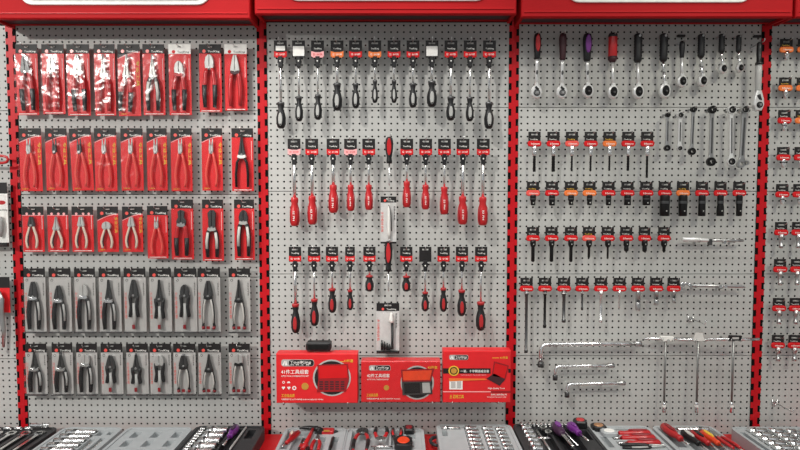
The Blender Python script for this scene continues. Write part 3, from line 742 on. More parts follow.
# support brackets below the boxes
for (bx, by, who, side) in ((284,404.2,'leftmost','left'),(348,404.2,'leftmost','right'),(370,403.3,'middle','left'),(432,403.3,'middle','right'),(452,403.6,'rightmost','left'),(498,403.6,'rightmost','right')):
    p = at(bx, by, BD)
    t = thing('support_hook', f'wire support under the {side} end of the {who} boxed tool set', 'hook', (p.x,0,p.z-.0012), 'wire supports under the boxes')
    MB().tube([(0,-.001,0),(0,-BD-.006,0),(0,-BD-.012,.004),(0,-BD-.012,.012)], .0022, 6).build('support_arm','sat',t); MB().box(-.012,.012,-.004,.0005,-.02,.004).build('back_plate','steel',t)
p = at(318.3,352.4,.11)
t = thing('black_clip_block','black plastic block standing on the leftmost boxed tool set','block',(p.x,p.y+.02,at(318,352.3,BD).z+.0004))
MB().prism(rrect(-12.3*K,12.3*K,0,8.4*K,2*K,4),-.02,.02,.004).build('block_body','black',t)
MB().prism(rrect(-10*K,10*K,1.4*K,6.6*K,1.5*K,4),-.0215,-.0199,.001).build('block_face','blk2',t)

# ------------------------------------------------------------------ ratchets
RD = .036
def ratchet(px, hy0, hy1, hw, hxc, hyc, rx, ry, style, label, hookd=True, sw=1.4):
    p = at(px, hy0, RD)
    t = thing('ratchet_wrench', label, 'ratchet', p, 'ratchet wrenches in the top row')
    L = (hy1-hy0)*K; r = hw*K/2
    dx = (hxc-px)*K; zc = -(hyc-hy0)*K
    gm = {'red':'black','maroon':'maroon','purple':'black','redcyl':'rplas','black':'black','slim':'black'}[style]
    if style == 'redcyl':
        h = MB().lathe([(r*.5,0),(r*.95,-.03*L),(r,-.08*L),(r,-.82*L),(r*.95,-.86*L)],0,0,16).build('handle','rplas',t)
        MB().lathe([(r*.45,.001),(r*.9,0),(r*1.03,-.05*L),(r*1.03,-.13*L)],0,0,16).build('end_cap','black',h)
        MB().lathe([(r*1.03,-.8*L),(r*1.03,-.9*L),(r*.6,-L)],0,0,16).build('collar','maroon',h)
    elif style == 'black':
        pr = [(r*.5,0),(r*.92,-.04*L)]
        for q_ in range(8): pr += [(r,-.07*L-q_*.1*L),(r*.9,-.12*L-q_*.1*L)]
        pr += [(r*1.0,-.9*L),(r*.6,-L)]
        h = MB().lathe(pr,0,0,12).build('handle','black',t)
        MB().disc(r*.1,-.1*L,r*.32,-r*1.02,-r*.7,10).build('hang_hole','sat',h)
    else:
        h = MB().lathe([(r*.35,0),(r*.8,-.05*L),(r,-.2*L),(r*.97,-.45*L),(r*.82,-.75*L),(r*.78,-.95*L),(r*.6,-L)],0,0,16).build('handle',gm,t)
        if style in ('red','purple'):
            o = [(r*.62*math.sin(w), -.4*L+.33*L*math.cos(w)) for w in [2*PI*k/14 for k in range(14)]]
            MB().prism(o,-r*1.04,-r*.2,r*.1).build('grip_inset','rplas' if style == 'red' else 'purple',h)
    # shank
    zt = -L*.97; zb = zc+ry*K*.8
    y = 0
    if style in ('red','maroon','purple'):
        s = MB().tube([(0,0,zt),(dx*.35,0,zt*.8+zb*.2),(dx*.7,0,zt*.4+zb*.6),(dx,0,zb)],[2.0*K,1.9*K,1.5*K,2.2*K],12,.75).build('shank','bright',t)
        MB().disc(dx*.6,zt*.5+zb*.5,1.0*K,-.0075,-.004,10,1,2.2).build('shank_stamp','steel',s)
    elif style == 'black' and hw < 8.2 and dx > .005:
        zm = zt*.6+zb*.4
        s = MB().tube([(0,0,zt),(dx*.1,0,zt*.75+zb*.25),(dx*.3,0,zm)],[1.3*K,1.0*K,1.5*K],10).tube([(dx*.3,0,zm+.001),(dx*.7,0,zt*.25+zb*.75),(dx,0,zb)],[1.7*K,1.1*K,1.5*K],10).build('shank','chrome',t)
        MB().disc(dx*.3,zm,1.7*K,-.0085,.007,12).build('joint','sat',s)
    else:
        s = MB().tube([(0,0,zt),(dx*.5,0,(zt+zb)/2),(dx,0,zb)],[sw*K*1.1,sw*K,sw*K*1.25],10).build('shank','bright',t)
    hd = MB().prism(ellipse(dx,zc,rx*K,ry*K,24),-.011,.009,.0045).prism([(dx-2*K,zc+ry*K*.6),(dx+2*K,zc+ry*K*.6),(dx+1.5*K,zc+ry*K*1.25),(dx-1.5*K,zc+ry*K*1.25)],-.009,.007,.002).build('head','bright',t)
    if style in ('red','maroon'):
        MB().ring(dx,zc-1*K,rx*K*.62,rx*K*.36,-.0135,-.0105,20).build('selector_ring','steel',hd)
        MB().prism([(dx-1.2*K,zc+ry*K*.85),(dx+2.2*K,zc+ry*K*.4),(dx+.8*K,zc+ry*K*.1),(dx-2*K,zc+ry*K*.55)],-.0135,-.0105,.0008).build('selector_lever','black',hd)
        MB().box(dx-1.4*K,dx+1.4*K,-.021,-.011,zc-2.4*K,zc+.4*K,.001).build('square_drive','sat',hd)
    else:
        MB().prism(ellipse(dx,zc,rx*K*.68,ry*K*.7,20),-.0135,-.0105,.001).build('gear_plate','blk2',hd)
        MB().box(dx-.9*K,dx+.9*K,-.022,-.013,zc-1.6*K,zc+.2*K,.001).build('square_drive','steel',hd)
    hook(px+.4, hy0+1.6, RD, f'wire peg hook holding the {label.split(" with ")[0] if " with " in label else label}'[:90], .012, .002)
RT = 'in the top ratchet row'
ratchet(537.5,33,58.5,7.4,537,90.5,5.4,6.8,'red','ratchet with red and black grip, leftmost '+RT)
ratchet(563,33,59.5,7.4,562.5,90.5,5.2,6.8,'maroon','ratchet with dark maroon grip, second from left '+RT)
ratchet(587.5,33.2,60.5,9,588.6,89.5,5.4,6.8,'purple','ratchet with purple and black grip, third from left '+RT)
ratchet(613,33.5,61.5,8.6,614,90.5,5,6.8,'redcyl','ratchet with red cylindrical sleeve, fourth from left '+RT)
ratchet(638.3,33.5,62,8.2,639.3,90.3,5.2,7,'black','ratchet with ribbed black grip and straight shank, fifth from left '+RT)
ratchet(664,33.5,61,8,666,89.5,5.2,7.4,'black','large flex-head ratchet with ribbed black grip, sixth from left '+RT)
ratchet(682.2,41,57.5,5.2,682.8,80.3,4.6,6,'slim','slim-handled ratchet with short black grip, seventh from left '+RT)
ratchet(701.5,34,57.3,6.8,703.7,79.7,4.3,5.8,'black','flex-head ratchet with black grip, eighth from left '+RT)
ratchet(722,34,52.5,6,723.7,67.8,3.8,4.8,'black','small flex-head ratchet with black grip, ninth from left '+RT)
ratchet(739,35,52,5.2,740.6,67.2,3.5,4.4,'black','smallest flex-head ratchet with black grip, tenth from left '+RT)
# torque wrench in front of the upright
p = at(759.5,42,.06)
t = thing('torque_wrench','long silver torque wrench with black grip hanging before the right upright','wrench',p)
h = MB().lathe([(1.2*K,0),(2.2*K,-1*K),(2.4*K,-8*K),(2.2*K,-19*K),(3.2*K,-20*K),(3.4*K,-22*K)],0,0,14).build('handle','black',t)
MB().lathe([(2.9*K,-22*K),(3*K,-30*K),(2.8*K,-46*K),(2.2*K,-48*K)],0,0,14).build('barrel','gplas',t)
hd = MB().prism([(-2*K,-47*K),(2.4*K,-47*K),(4.8*K,-55*K),(5.2*K,-61*K),(3*K,-66.5*K),(-2.6*K,-66.5*K),(-4.6*K,-61*K),(-4.2*K,-55*K)],-.011,.01,.003).build('head','bright',t)
MB().ring(.4*K,-61*K,3*K,1.6*K,-.0135,-.0105,18).build('selector_ring','blk2',hd)
MB().prism([(-2.6*K,-52*K),(.6*K,-50.5*K),(2.6*K,-56.5*K),(0,-56*K)],-.0135,-.0105,.0008).build('selector_lever','black',hd)
MB().disc(.4*K,-61*K,1.3*K,-.019,-.0105,10).build('square_drive','sat',hd)
hook(760,43.5,.06,'wire peg hook holding the long silver torque wrench',.012,.002)
for px, py, nm in ((758.5,36,'wide black hook plate above the torque wrench'),(682,35.5,'wide black hook plate above the slim-handled ratchet')):
    p = at(px, py, .012); t = thing('hook_plate', nm, 'hook', (p.x,0,p.z), 'black hook plates'); MB().prism(rrect(-4*K,4*K,-1.2*K,1.2*K,1*K,3),-.01,-.0005,.002).build('plate','black',t)

# ring wrenches
def wrench(px, y0, y1, r0, r1, w, m, label, style='ring', x1=None, hm=None):
    w *= 1.35; r0 *= 1.1; r1 *= 1.1
    p = at(px, y0, .04); dx = ((x1 or px)-px)*K
    t = thing('ring_wrench', label, 'wrench', p, 'ratchet ring wrenches beside the bit sockets')
    L = (y1-y0)*K; a0, a1 = r0*K, r1*K
    sh = MB().prism([(-w*K*.62,-a0*.9),(w*K*.62,-a0*.9),(w*K*.42,-a0-2.5*K),(dx+w*K*.42,-L+a1+2.5*K),(dx+w*K*.62,-L+a1*.9),(dx-w*K*.62,-L+a1*.9),(dx-w*K*.42,-L+a1+2.5*K),(-w*K*.42,-a0-2.5*K)],-.006,.003,.0016).build('shaft',m,t)
    MB().prism([(-w*K*.16,-a0-4*K),(w*K*.16,-a0-4*K),(dx+w*K*.16,-L+a1+4*K),(dx-w*K*.16,-L+a1+4*K)],-.0064,-.0058).build('size_stamp','steel',sh)
    h = hm or 'blk2'
    MB().ring(0,0,a0,a0*.52,-.009,.005,20,1,.95).build('ring_head',hm or m,t) ; MB().ring(0,0,a0*.78,a0*.42,-.0105,.006,18).build('ratchet_ring','blk2',t)
    if style == 'open':
        MB().ring(dx-1*K,-L,a1,a1*.5,-.009,.005,20).build('ring_head',m,t); MB().ring(dx+4.2*K,-L+1*K,a1*.62,a1*.3,-.009,.005,16).build('side_jaw',m,t)
    else:
        MB().ring(dx,-L,a1,a1*.52,-.009,.005,20).build('ring_head',hm or m,t); MB().ring(dx,-L,a1*.8,a1*.44,-.0105,.006,18).build('ratchet_ring','blk2',t)
    hook(px, y0-.8, .04, f'wire peg hook holding the {label.split(",")[0]}', .01)
wrench(667.5,115,147.6,2.1,2.6,2.2,'sat','short dark-ended ring wrench, leftmost of the six ring wrenches',hm='blk2')
wrench(680,115.2,147.8,2.9,2.4,2.8,'bright','bright short ring wrench, second from left among ring wrenches')
wrench(693.2,109.5,150.8,2.6,3.2,2.4,'sat','medium ring wrench with black ends, third from left among ring wrenches',hm='blk2',x1=692.6)
wrench(712,109.7,161,3.6,3.9,3.2,'sat','large gilt-marked ring wrench, fourth from left among ring wrenches',hm='blk2')
wrench(731.3,109.8,160.8,3.9,3.8,3,'bright','long bright ring wrench, fifth from left among ring wrenches',x1=732.2)
wrench(744.3,109.6,163,3.6,3.8,4,'sat','long ring wrench with forked lower end, rightmost among ring wrenches','open',x1=743)

# ------------------------------------------------------------------ tagged sockets
SD = .03
def socket_item(px, ty, th, band, build, label, cat, name, group, tw=12.2):
    p = at(px, ty, SD)
    t = thing(name, label, cat, (p.x, p.y, p.z-2.2*K), group)
    hang_tag(t, tw, th, band, style='socket')
    build(t, th-2.2)
    hook(px+1.2, ty+2.2, SD, f'wire hook of the tag that is {label.split(", ")[1]}', .012)
def b_bit(endpx, w, ty):
    def f(t, z):
        s = MB().lathe([(2.2*K,-(z-1)*K),(2.2*K,-(z+4)*K),(2.0*K,-(z+4.6)*K),(2.3*K,-(z+5.2)*K),(2.1*K,-(z+9)*K),(1.2*K,-(z+9.6)*K)],0,-.004,14).build('socket','chrome',t)
        e = endpx-ty-2.2
        pr = [(w/2*K,-(z+9)*K)]
        n = 6
        for k in range(n): zz = z+9+(e-z-9)*(k+.5)/n; pr += [(w/2*K,-zz*K),(w/2*K*.82,-(zz+.5)*K)]
        pr += [(w/2*K,-(e-.5)*K),(w/2*K*.7,-e*K)]
        MB().lathe(pr,0,-.004,6).build('bit','blk2',t)
    return f
def b_imp(endpx, w, w2, ty, m='blk2'):
    def f(t, z):
        e = endpx-ty-2.2; L = e-z
        s = MB().lathe([(w/2*K*.9,-(z-1)*K),(w/2*K,-(z+.3)*K),(w/2*K,-(z+L*.45)*K),(w2/2*K,-(z+L*.58)*K),(w2/2*K,-(e-.4)*K),(w2/2*K*.85,-e*K),(w2/2*K*.6,-e*K),(w2/2*K*.6,-(e-2)*K)],0,-.004,16).build('socket',m,t)
        MB().lathe([(w/2*K*1.03,-(z+L*.25)*K),(w/2*K*1.05,-(z+L*.32)*K),(w/2*K*1.03,-(z+L*.38)*K)],0,-.004,16,False).build('knurl_band','steel',s)
        MB().disc(0,-(z+L*.74)*K,.7*K,-.004-w2/2*K*1.05,-.006,8).build('pin_hole','gplas',s)
    return f
def b_rod(endpx, w, ty, m, head=True):
    def f(t, z):
        e = endpx-ty-2.2
        MB().lathe([(w/2*K*1.5,-(z-1)*K),(w/2*K*1.5,-(z+3)*K),(w/2*K,-(z+4)*K),(w/2*K,-(e-3.2)*K),(w/2*K*(1.35 if head else .95),-(e-2.8)*K),(w/2*K*(1.25 if head else .8),-e*K)],0,-.004,10).build('rod',m,t)
        MB().lathe([(w/2*K*1.7,-(z+1)*K),(w/2*K*1.7,-(z+2.4)*K)],0,-.004,12).build('collar','sat',t)
    return f
def b_joint(endpx, w, ty):
    def f(t, z):
        e = endpx-ty-2.2; m = (z+e)/2
        a = MB().lathe([(w*.42*K,-(z-1)*K),(w*.5*K,-(z+1)*K),(w*.5*K,-(m-2)*K)],0,-.004,12); a.box(-w*.5*K,-w*.2*K,-.009,.001,-(m+1)*K,-(m-2.5)*K); a.box(w*.2*K,w*.5*K,-.009,.001,-(m+1)*K,-(m-2.5)*K); a.build('upper_yoke','sat',t)
        MB().disc(0,-m*K,w*.32*K,-.012,.004,12).build('joint_pin','steel',t)
        MB().lathe([(w*.3*K,-(m+.5)*K),(w*.55*K,-(m+2)*K),(w*.55*K,-(e-1)*K),(w*.45*K,-e*K)],0,-.004,12).build('lower_yoke','sat',t)
    return f
BD_ = {'red':'red-banded','orange':'orange-banded','pink':'glare-paled'}  # the pink key gives a paler red holder band
B2 = [(534.5,171.5,3.2,'red'),(553.5,171.5,3.8,'red'),(572,171,2.2,'pink'),(590.8,171,2.2,'red'),(609.6,170.5,2.2,'orange'),(628.3,170.5,3,'red'),(647.3,177.5,2.6,'red')]
for i, (px, e, w, band) in enumerate(B2):
    wh = 'leftmost' if i == 0 else 'rightmost' if i == 6 else ORD[i]+' from left'
    socket_item(px, 131.8, 14.5, band, b_bit(e, w, 131.8), f'chrome bit socket on {BD_[band]} tag, {wh} in the row under the ratchets', 'bit socket', 'bit_socket', 'bit sockets in the upper tagged row')
B3 = [(533,205.2,6,4.8,'pink'),(552,205.4,6.2,5.8,'red'),(571,205,6,4.6,'orange'),(589.5,205,5.4,4.6,'orange'),(608.5,205.3,5.4,5,'red'),(627.5,205.2,6.6,6.6,'red'),(646.4,205.2,7.4,7.4,'red'),
      (664.8,216,9.4,9.4,'red'),(683,216,8.4,8,'orange'),(702,216,6.6,7,'red'),(720.5,216,6,7,'red'),(739.3,216,6,5.6,'red')]
for i, (px, e, w, w2, band) in enumerate(B3):
    wh = 'leftmost' if i == 0 else 'rightmost' if i == 11 else ORD[i]+' from left'
    socket_item(px, 181.8, 14, band, b_imp(e, w, w2, 181.8), f'{"tall" if i > 6 else "short"} black impact socket on {BD_[band]} tag, {wh} in the long row', 'socket', 'impact_socket', 'black impact sockets')
B4 = [(533,262,3.6,'red'),(551.6,262,3.8,'red'),(571,262,3.4,'red'),(589,258,2.6,'pink'),(607.8,259,2,'red'),(626.3,251.5,4.6,'red'),(644.6,252,4.4,'red'),(664,252,3.2,'red')]
def b_impbit(e_, w, ty):
    def f(t, z):
        e = e_-ty-2.2
        s = MB().lathe([(2.7*K,-(z-1)*K),(2.9*K,-(z+1)*K),(2.9*K,-(z+4)*K),(1.9*K,-(z+6)*K),(w/2*K,-(z+6.6)*K),(w/2*K,-(e-1)*K),(w/2*K*.6,-e*K)],0,-.004,14).build('socket','blk2',t)
        MB().disc(0,-(z+3)*K,.6*K,-.004-3*K,-.006,8).build('pin_hole','gplas',s)
    return f
for i, (px, e, w, band) in enumerate(B4):
    wh = 'leftmost' if i == 0 else 'rightmost' if i == 7 else ORD[i]+' from left'
    socket_item(px, 227, 14, band, b_impbit(e, w, 227), f'black bit socket on {BD_[band]} tag, {wh} left of the flexible handle', 'bit socket', 'impact_bit_socket', 'black impact bit sockets', 12.2 if i < 6 else 11.6)
B5 = [(526.6,lambda: b_rod(354,2.8,278,'steel'),'long plain steel extension rod'),(545,lambda: b_rod(328.5,2.6,278,'blk2'),'dark steel extension rod'),(564,lambda: b_rod(323,3.2,278,'steel'),'dark extension bar'),(582.3,lambda: b_rod(310.5,1.8,278,'steel'),'short thin extension rod'),
      (601,lambda: b_rod(323,3,278,'chrome'),'bright chrome extension bar'),(619.5,lambda: b_rod(309.5,1.8,278,'chrome',False),'short slim chrome extension'),(638,lambda: b_joint(311,4.6,278),'universal joint'),(656.3,lambda: b_joint(305.5,4.2,278),'small universal joint'),(673.7,lambda: b_joint(303,3.4,278),'smallest universal joint')]
for i, (px, b5, ds) in enumerate(B5):
    wh = 'leftmost' if i == 0 else 'rightmost' if i == 8 else ORD[i]+' from left'
    socket_item(px, 277.8, 13.6, 'red', b5(), f'{ds} on red-banded tag, {wh} in the lowest tagged row', 'socket accessory', 'extension_bar' if i < 6 else 'universal_joint', 'tagged extension bars and joints', 12.4)
# far right bay, two columns
FR = [39,77.5,110,147,184,222,259,298,335]
for i, ty in enumerate(FR):
    for cidx in (0, 1):
        px = (786.3-8.5*(ty-45)/295) + (17.8-.3*i*.5)*cidx
        if i == 2: px -= 0
        band = 'orange' if (i < 2 or (cidx and i == 2)) else 'red'
        rn = ORD[i]; cn = 'outer' if cidx else 'inner'
        if i < 2 : bl = b_rod(ty+21,3,ty,'chrome',False)
        elif i < 5: bl = b_imp(ty+20.5,4,3.6,ty,'chrome')
        else: bl = b_rod(ty+26,3.2,ty,'sat')
        socket_item(px, ty, 13.2, band, bl, f'chrome socket on {BD_[band]} tag, {rn} from top in the {cn} far-right column', 'socket', 'chrome_socket', 'tagged sockets in the far right bay', 12.4)

# ------------------------------------------------------------------ large bars, L wrenches, T wrenches
def pegs(lst, d, what):
    for i, (px, py) in enumerate(lst):
        p = at(px, py, d)
        t = thing('peg_hook', f'wire peg hook under the {"left" if i == 0 else "right"} part of the {what}', 'hook', (p.x,0,p.z), 'wire peg hooks')
        MB().tube([(0,-.002,0),(0,-d-.012,0),(0,-d-.018,.004),(0,-d-.018,.014)], .0018, 6).build('hook_arm','sat',t); MB().box(-.0035,.0035,-.004,.0003,-.009,.005).build('back_plate','sat',t)
def hpath(pts, d): # px points to local metres round the first
    o = at(*pts[0], d); return o, [tuple(at(x,y,d)-o) for x, y in pts]
LD = .03
o, ps = hpath([(682,239.3),(694,239.6),(707.5,240.2),(709.5,240.2)], LD)
t = thing('flex_handle','chrome flexible handle bar lying below the tall impact sockets','handle',o)
MB().tube(ps,[2.4*K,2.5*K,1.9*K,1.4*K],12).build('grip_tube','bright',t)
o2, ps = hpath([(682,239.3),(708,240.4),(716,240.4),(728,240.4),(743,240.6)], LD); MB().tube(ps[1:],[1.3*K,1.5*K,1.2*K,1.4*K],10).build('bar','sat',t)
q0 = tuple(at(710,241.8,LD)-o); MB().box(q0[0]-1.6*K,q0[0]+1.6*K,-.009,.007,q0[2]-3.2*K,q0[2]+3*K,.002).build('sliding_head','steel',t)
q0 = tuple(at(724,242.2,LD)-o); MB().disc(q0[0],q0[2],1.6*K,-.008,.006,12).build('lock_knob','chrome',t)
pegs([(698,242),(733,242.2)], LD, 'flexible chrome handle')
o, ps = hpath([(692,285.4),(715,286),(741,286.4),(745,287.5)], LD)
t = thing('breaker_bar','chrome breaker bar with jointed head right of the lowest tagged row','handle',o)
MB().tube(ps,[1.7*K,1.5*K,1.6*K,.6*K],10).build('bar','sat',t)
mb = MB()
for (x, y, r) in ((682,284.5,2.4),(686,283.6,1.9),(689.5,285,2.2)): q0 = tuple(at(x,y,LD)-o); mb.disc(q0[0],q0[2],r*K,-.009,.007,14,1,1,.002)
q0 = tuple(at(681,288,LD)-o); mb.box(q0[0]-1.2*K,q0[0]+1.2*K,-.005,.004,q0[2]-2.5*K,q0[2]+2*K,.001); mb.build('jointed_head','chrome',t)
for x in (720,725): q0 = tuple(at(x,286.2,LD)-o); MB().disc(q0[0],q0[2],1.7*K,-.007,.005,12).build('ring_band','chrome',t)
pegs([(695,287.4),(720,288.4)], LD, 'breaker bar')
def lwrench(pts, r, label, sock):
    o, ps = hpath(pts, LD)
    t = thing('socket_spanner', label, 'wrench', o, 'L-shaped socket spanners')
    n = len(ps)
    MB().tube(ps, [r*K]*n, 12).build('bent_bar','chrome',t)
    a = Vector(ps[-1]); d_ = (a-Vector(ps[-2])).normalized()
    MB().tube([a-d_*.02, a-d_*.018, a+d_*.004],[r*K,r*K*1.35,r*K*1.35],12).build('long_socket','sat',t)
    b = Vector(ps[0]); e_ = (b-Vector(ps[1])).normalized()
    MB().tube([b-e_*.018, b-e_*.015, b+e_*.004],[r*K,r*K*1.4,r*K*1.4],12).build('short_socket','steel',t)
lwrench([(540.8,366),(540.8,352),(541.5,347.5),(544.2,345),(549,344.2),(590,344),(640,343.6)],2.3,'largest chrome L-shaped socket spanner, topmost of the three',1)
lwrench([(555.2,379),(555.2,371),(556.5,367.6),(559.5,366.4),(585,366),(613,365.5)],1.8,'medium chrome L-shaped socket spanner, between the other two',1)
lwrench([(567,396),(567,389),(568.3,385.4),(571.5,384.2),(598,383.4),(624,383)],1.8,'smallest chrome L-shaped socket spanner, lowest of the three',1)
pegs([(556,346.2),(620,345.8)], LD, 'largest L-shaped spanner'); pegs([(566,367.8),(596,367.4)], LD, 'medium L-shaped spanner'); pegs([(578,385.6),(600,385)], LD, 'smallest L-shaped spanner')
for i, (xc, xa, xb, yb, d, lbl) in enumerate(((665.6,643.5,690,338.6,.034,'chrome T-handle wrench with white sleeve, leftmost of the three'),(698.3,677,722,339.6,.048,'chrome T-handle wrench with clear wrapper, middle of the three'),(733.5,708,759.5,339.2,.062,'chrome T-handle wrench with dark label, rightmost of the three'))):
    o = at(xc, yb, d); k_ = (CD-d)/FPX
    t = thing('t_handle_wrench', lbl, 'wrench', o, 'T-handle wrenches')
    MB().tube([((xa-xc)*k_,0,0),((xb-xc)*k_,0,0)],1.4*K,10).build('cross_bar','chrome',t)
    zb = at(xc-.6, 405, d).z-o.z; dxx = at(xc, 405, d).x-o.x
    MB().lathe([(1.05*K,-.001),(1.05*K,zb)],0,0,10).build('stem','msteel',t)
    MB().lathe([(1.05*K,zb+.012),(1.7*K,zb+.008),(1.8*K,zb),(1.75*K,zb-.03),(1.3*K,zb-.03),(1.3*K,zb-.01)],0,0,12).build('socket_end','chrome',t)
    MB().lathe([(1.9*K,zb+.001),(1.95*K,zb-.004),(1.9*K,zb-.008)],0,0,12,False).build('socket_ring','white',t)
    if i == 0:
        MB().prism([(-6*k_,2.6*k_),(7.6*k_,2*k_),(8.2*k_,-2.4*k_),(-3.6*k_,-2.6*k_)],-.006,.006,.001).build('sleeve','white',t); MB().disc(2*k_,-1.8*k_,1.6*k_,-.009,-.006,12).build('sleeve_ring','gplas',t)
    if i == 1:
        MB().prism([(-6.6*k_,-1.6*k_),(7*k_,-1.6*k_),(4.4*k_,5*k_),(3*k_,11*k_),(-4*k_,11.5*k_),(-7*k_,8*k_)],-.008,.006,.003).build('wrapper','clear',t)
        MB().prism([(-5.6*k_,-1*k_),(6.4*k_,-1*k_),(4.4*k_,3*k_),(3.6*k_,7*k_),(-3.6*k_,7.6*k_),(-5*k_,3*k_)],-.0065,-.0045,.0).build('paper_label','white',t)
    if i == 2:
        l_ = MB().prism([(-5.8*k_,-1.4*k_),(7*k_,-1*k_),(8*k_,3.6*k_),(-4.2*k_,4*k_)],-.006,.006,.001).build('label_sleeve','cblk',t)
        MB().box(-2*k_,4.6*k_,-.0066,-.006,.4*k_,2.4*k_).build('label_print','csil',l_)
    for sd, hx in (('left',xc-4.5),('right',xc+5.5)):
        p = at(hx, yb+1.6, d); h = thing('peg_hook', f'wire peg hook at the {sd} of the {("leftmost","middle","rightmost")[i]} T-handle wrench', 'hook', (p.x,0,p.z), 'wire peg hooks')
        MB().tube([(0,-.002,0),(0,-d-.012,0),(0,-d-.017,.004),(0,-d-.017,.012)], .0018, 6).build('hook_arm','sat',h); MB().box(-.0035,.0035,-.004,.0003,-.009,.005).build('back_plate','sat',h)
def bare_hook(px, py, label, s=1):
    p = at(px, py, 0); t = thing('peg_hook', label, 'hook', (p.x,0,p.z), 'bare peg hooks')
    MB().tube([(0,-.002,0),(s*.004,-.11,-.002),(s*.004,-.116,.003),(s*.004,-.118,.014)], .002, 8).build('hook_arm','chrome',t)
    MB().tube([(-.01,-.003,.012),(-.008,-.006,-.006),(0,-.008,-.01),(.008,-.006,-.006),(.012,-.003,.012)], .002, 8).build('back_wire','chrome',t)
    MB().box(-.006,.006,-.006,-.0005,-.012,.004).build('back_plate','sat',t)
bare_hook(690,318,'empty wire peg hook above the middle T-handle wrench')
bare_hook(774,402,'empty wire peg hook low in the far right bay')

# ------------------------------------------------------------------ far left sliver
p = at(1.5,159.5,.05); t = thing('clamp_handle','red looped handle poking in at the left edge above the white pack','tool',(p.x,p.y,p.z))
MB().tube([(-.12,.0,.012),(0.005,0,.014),(.02,0,.01),(.026,0,0),(.02,0,-.01),(.005,0,-.014),(-.12,0,-.013)],.0052,10).build('loop','rplas',t)
MB().tube([(-.12,.002,.03),(-.1,.002,.0),(-.12,.002,-.03)],.008,10).build('clamp_body','steel',t)
hook(-18,159,.05,'wire peg hook behind the red looped handle')
bare = at(1,196,.05)
def left_pack(px0, px1, py0, py1, label, hk, kind):
    d = .035; c = at((px0+px1)/2, py0, d); w = (px1-px0)*K; h = (py1-py0)*K
    t = thing('tool_pack', label, 'packaged tool', c)
    card = slot_card(MB(), w, 0, h, 0, .02, 2*K, 1.6*K).build('backing_card','white' if kind == 0 else 'cblk',t)
    mb = MB(); mb.box(-w/2,w/2,-.0014,-.0007,-2*K,0); mb.box(-w/2,-.01,-.0014,-.0007,-3.6*K,-2*K); mb.box(.01,w/2,-.0014,-.0007,-3.6*K,-2*K); mb.box(-w/2,w/2,-.0014,-.0007,-11*K,-3.6*K); mb.build('header_print','cblk',card)
    if kind == 0:
        MB().disc(w*.3,-20*K,3*K,-.0014,-.0007,14,1.4,.7).build('logo_emblem','rplas',card)
        text('brand_text','ToolKing','cblk',card,w*.2,-.001,-28*K,2.4*K,w*.28)
        MB().lathe([(1.5*K,-54*K),(2.8*K,-46*K),(3*K,-40*K),(2*K,-34*K)],w*.3,-.012,12).build('tool_head','gplas',t)
        MB().box(-w/2,w/2,-.012,-.0007,-h,-h+4*K).build('foot_strip','cblk',card)
        out = rrect(-w/2+.6*K,w/2-.6*K,-h+1*K,-12*K,.008,4)
    else:
        MB().box(-w/2,w/2,-.0014,-.0007,-h,-11*K).build('red_print','cred',card)
        out = rrect(-w/2+.6*K,w/2-.6*K,-h+1*K,-12*K,.008,4)
        g = MB().tube([(w*.2,-.02,-14*K),(w*.3,-.022,-22*K),(w*.28,-.02,-32*K),(w*.36,-.02,-52*K),(w*.33,-.02,-70*K)],[2.6*K,3.6*K,3*K,2.2*K,1.4*K],12,.6).build('lower_grip','sat',t)
        MB().tube([(w*.1,-.02,-16*K),(0,-.02,-30*K),(w*.02,-.02,-50*K),(-w*.04,-.02,-72*K)],[2.6*K,2.8*K,2.2*K,1.4*K],12,.6).build('upper_grip','steel',t)
        return hook((px0+px1)/2, py0+2.4, d, hk)
    mb = MB().prism(out,-.026,-.0016,.006); mb.f = [f for f in mb.f if not (len(f) == len(out) and max(f) < len(out))]; mb.sm = mb.sm[:len(mb.f)]; mb.build('blister','clear',t)
    hook((px0+px1)/2, py0+2.4, d, hk)
left_pack(-24,7,182.5,246.5,'white-carded pack with black top, cut off at the left edge','wire peg hook of the white-carded pack at left',0)
left_pack(-20,9.5,277,313,'locking pliers on a black and red card, cut off at the left edge','wire peg hook of the locking pliers at left',1)

# ------------------------------------------------------------------ tool cases on the shelf
def cx(px, py=430): return atz(px, py, TOPZ)
def case(pxl, pxr, label, m='cgrey', dep=.30, yb=-.045, top=TOPZ):
    """tray case whose back edge spans pxl..pxr"""
    zc = top-SHZ
    xl = CX+(pxl-400)*(CD+yb)/FPX; xr = CX+(pxr-400)*(CD+yb)/FPX
    w = xr-xl
    t = thing('tool_case', label, 'tool case', ((xl+xr)/2, yb, SHZ+.0003), 'open tool cases')
    rim = .012
    out = rrect(-w/2,w/2,-dep,0,.03,5)
    # tray: outer wall ring, floor
    inn = rrect(-w/2+rim,w/2-rim,-dep+rim,-rim,.022,5)
    n = len(out); fl = zc*.45
    vs = [(x,y,0) for x,y in out]+[(x*.998,y,zc) for x,y in out]+[(x,y,zc) for x,y in inn]+[(x,y,fl) for x,y in inn]
    fs = [tuple(range(n))[::-1]]
    for k in range(3):
        for i in range(n): j = (i+1)%n; fs.append((k*n+i,k*n+j,(k+1)*n+j,(k+1)*n+i))
    fs.append(tuple(3*n+i for i in range(n)))
    MB().add(vs, fs).build('tray', m, t)
    return t, w, zc, fl
def moulding(t, blocks, zc, fl, m, nm='moulding'):
    """raised blocks between the recesses; leaves real pockets"""
    mb = MB()
    for (x0,x1,y0,y1) in blocks: mb.box(x0,x1,y0,y1,fl,zc-.003)
    return mb.build(nm, m, t)
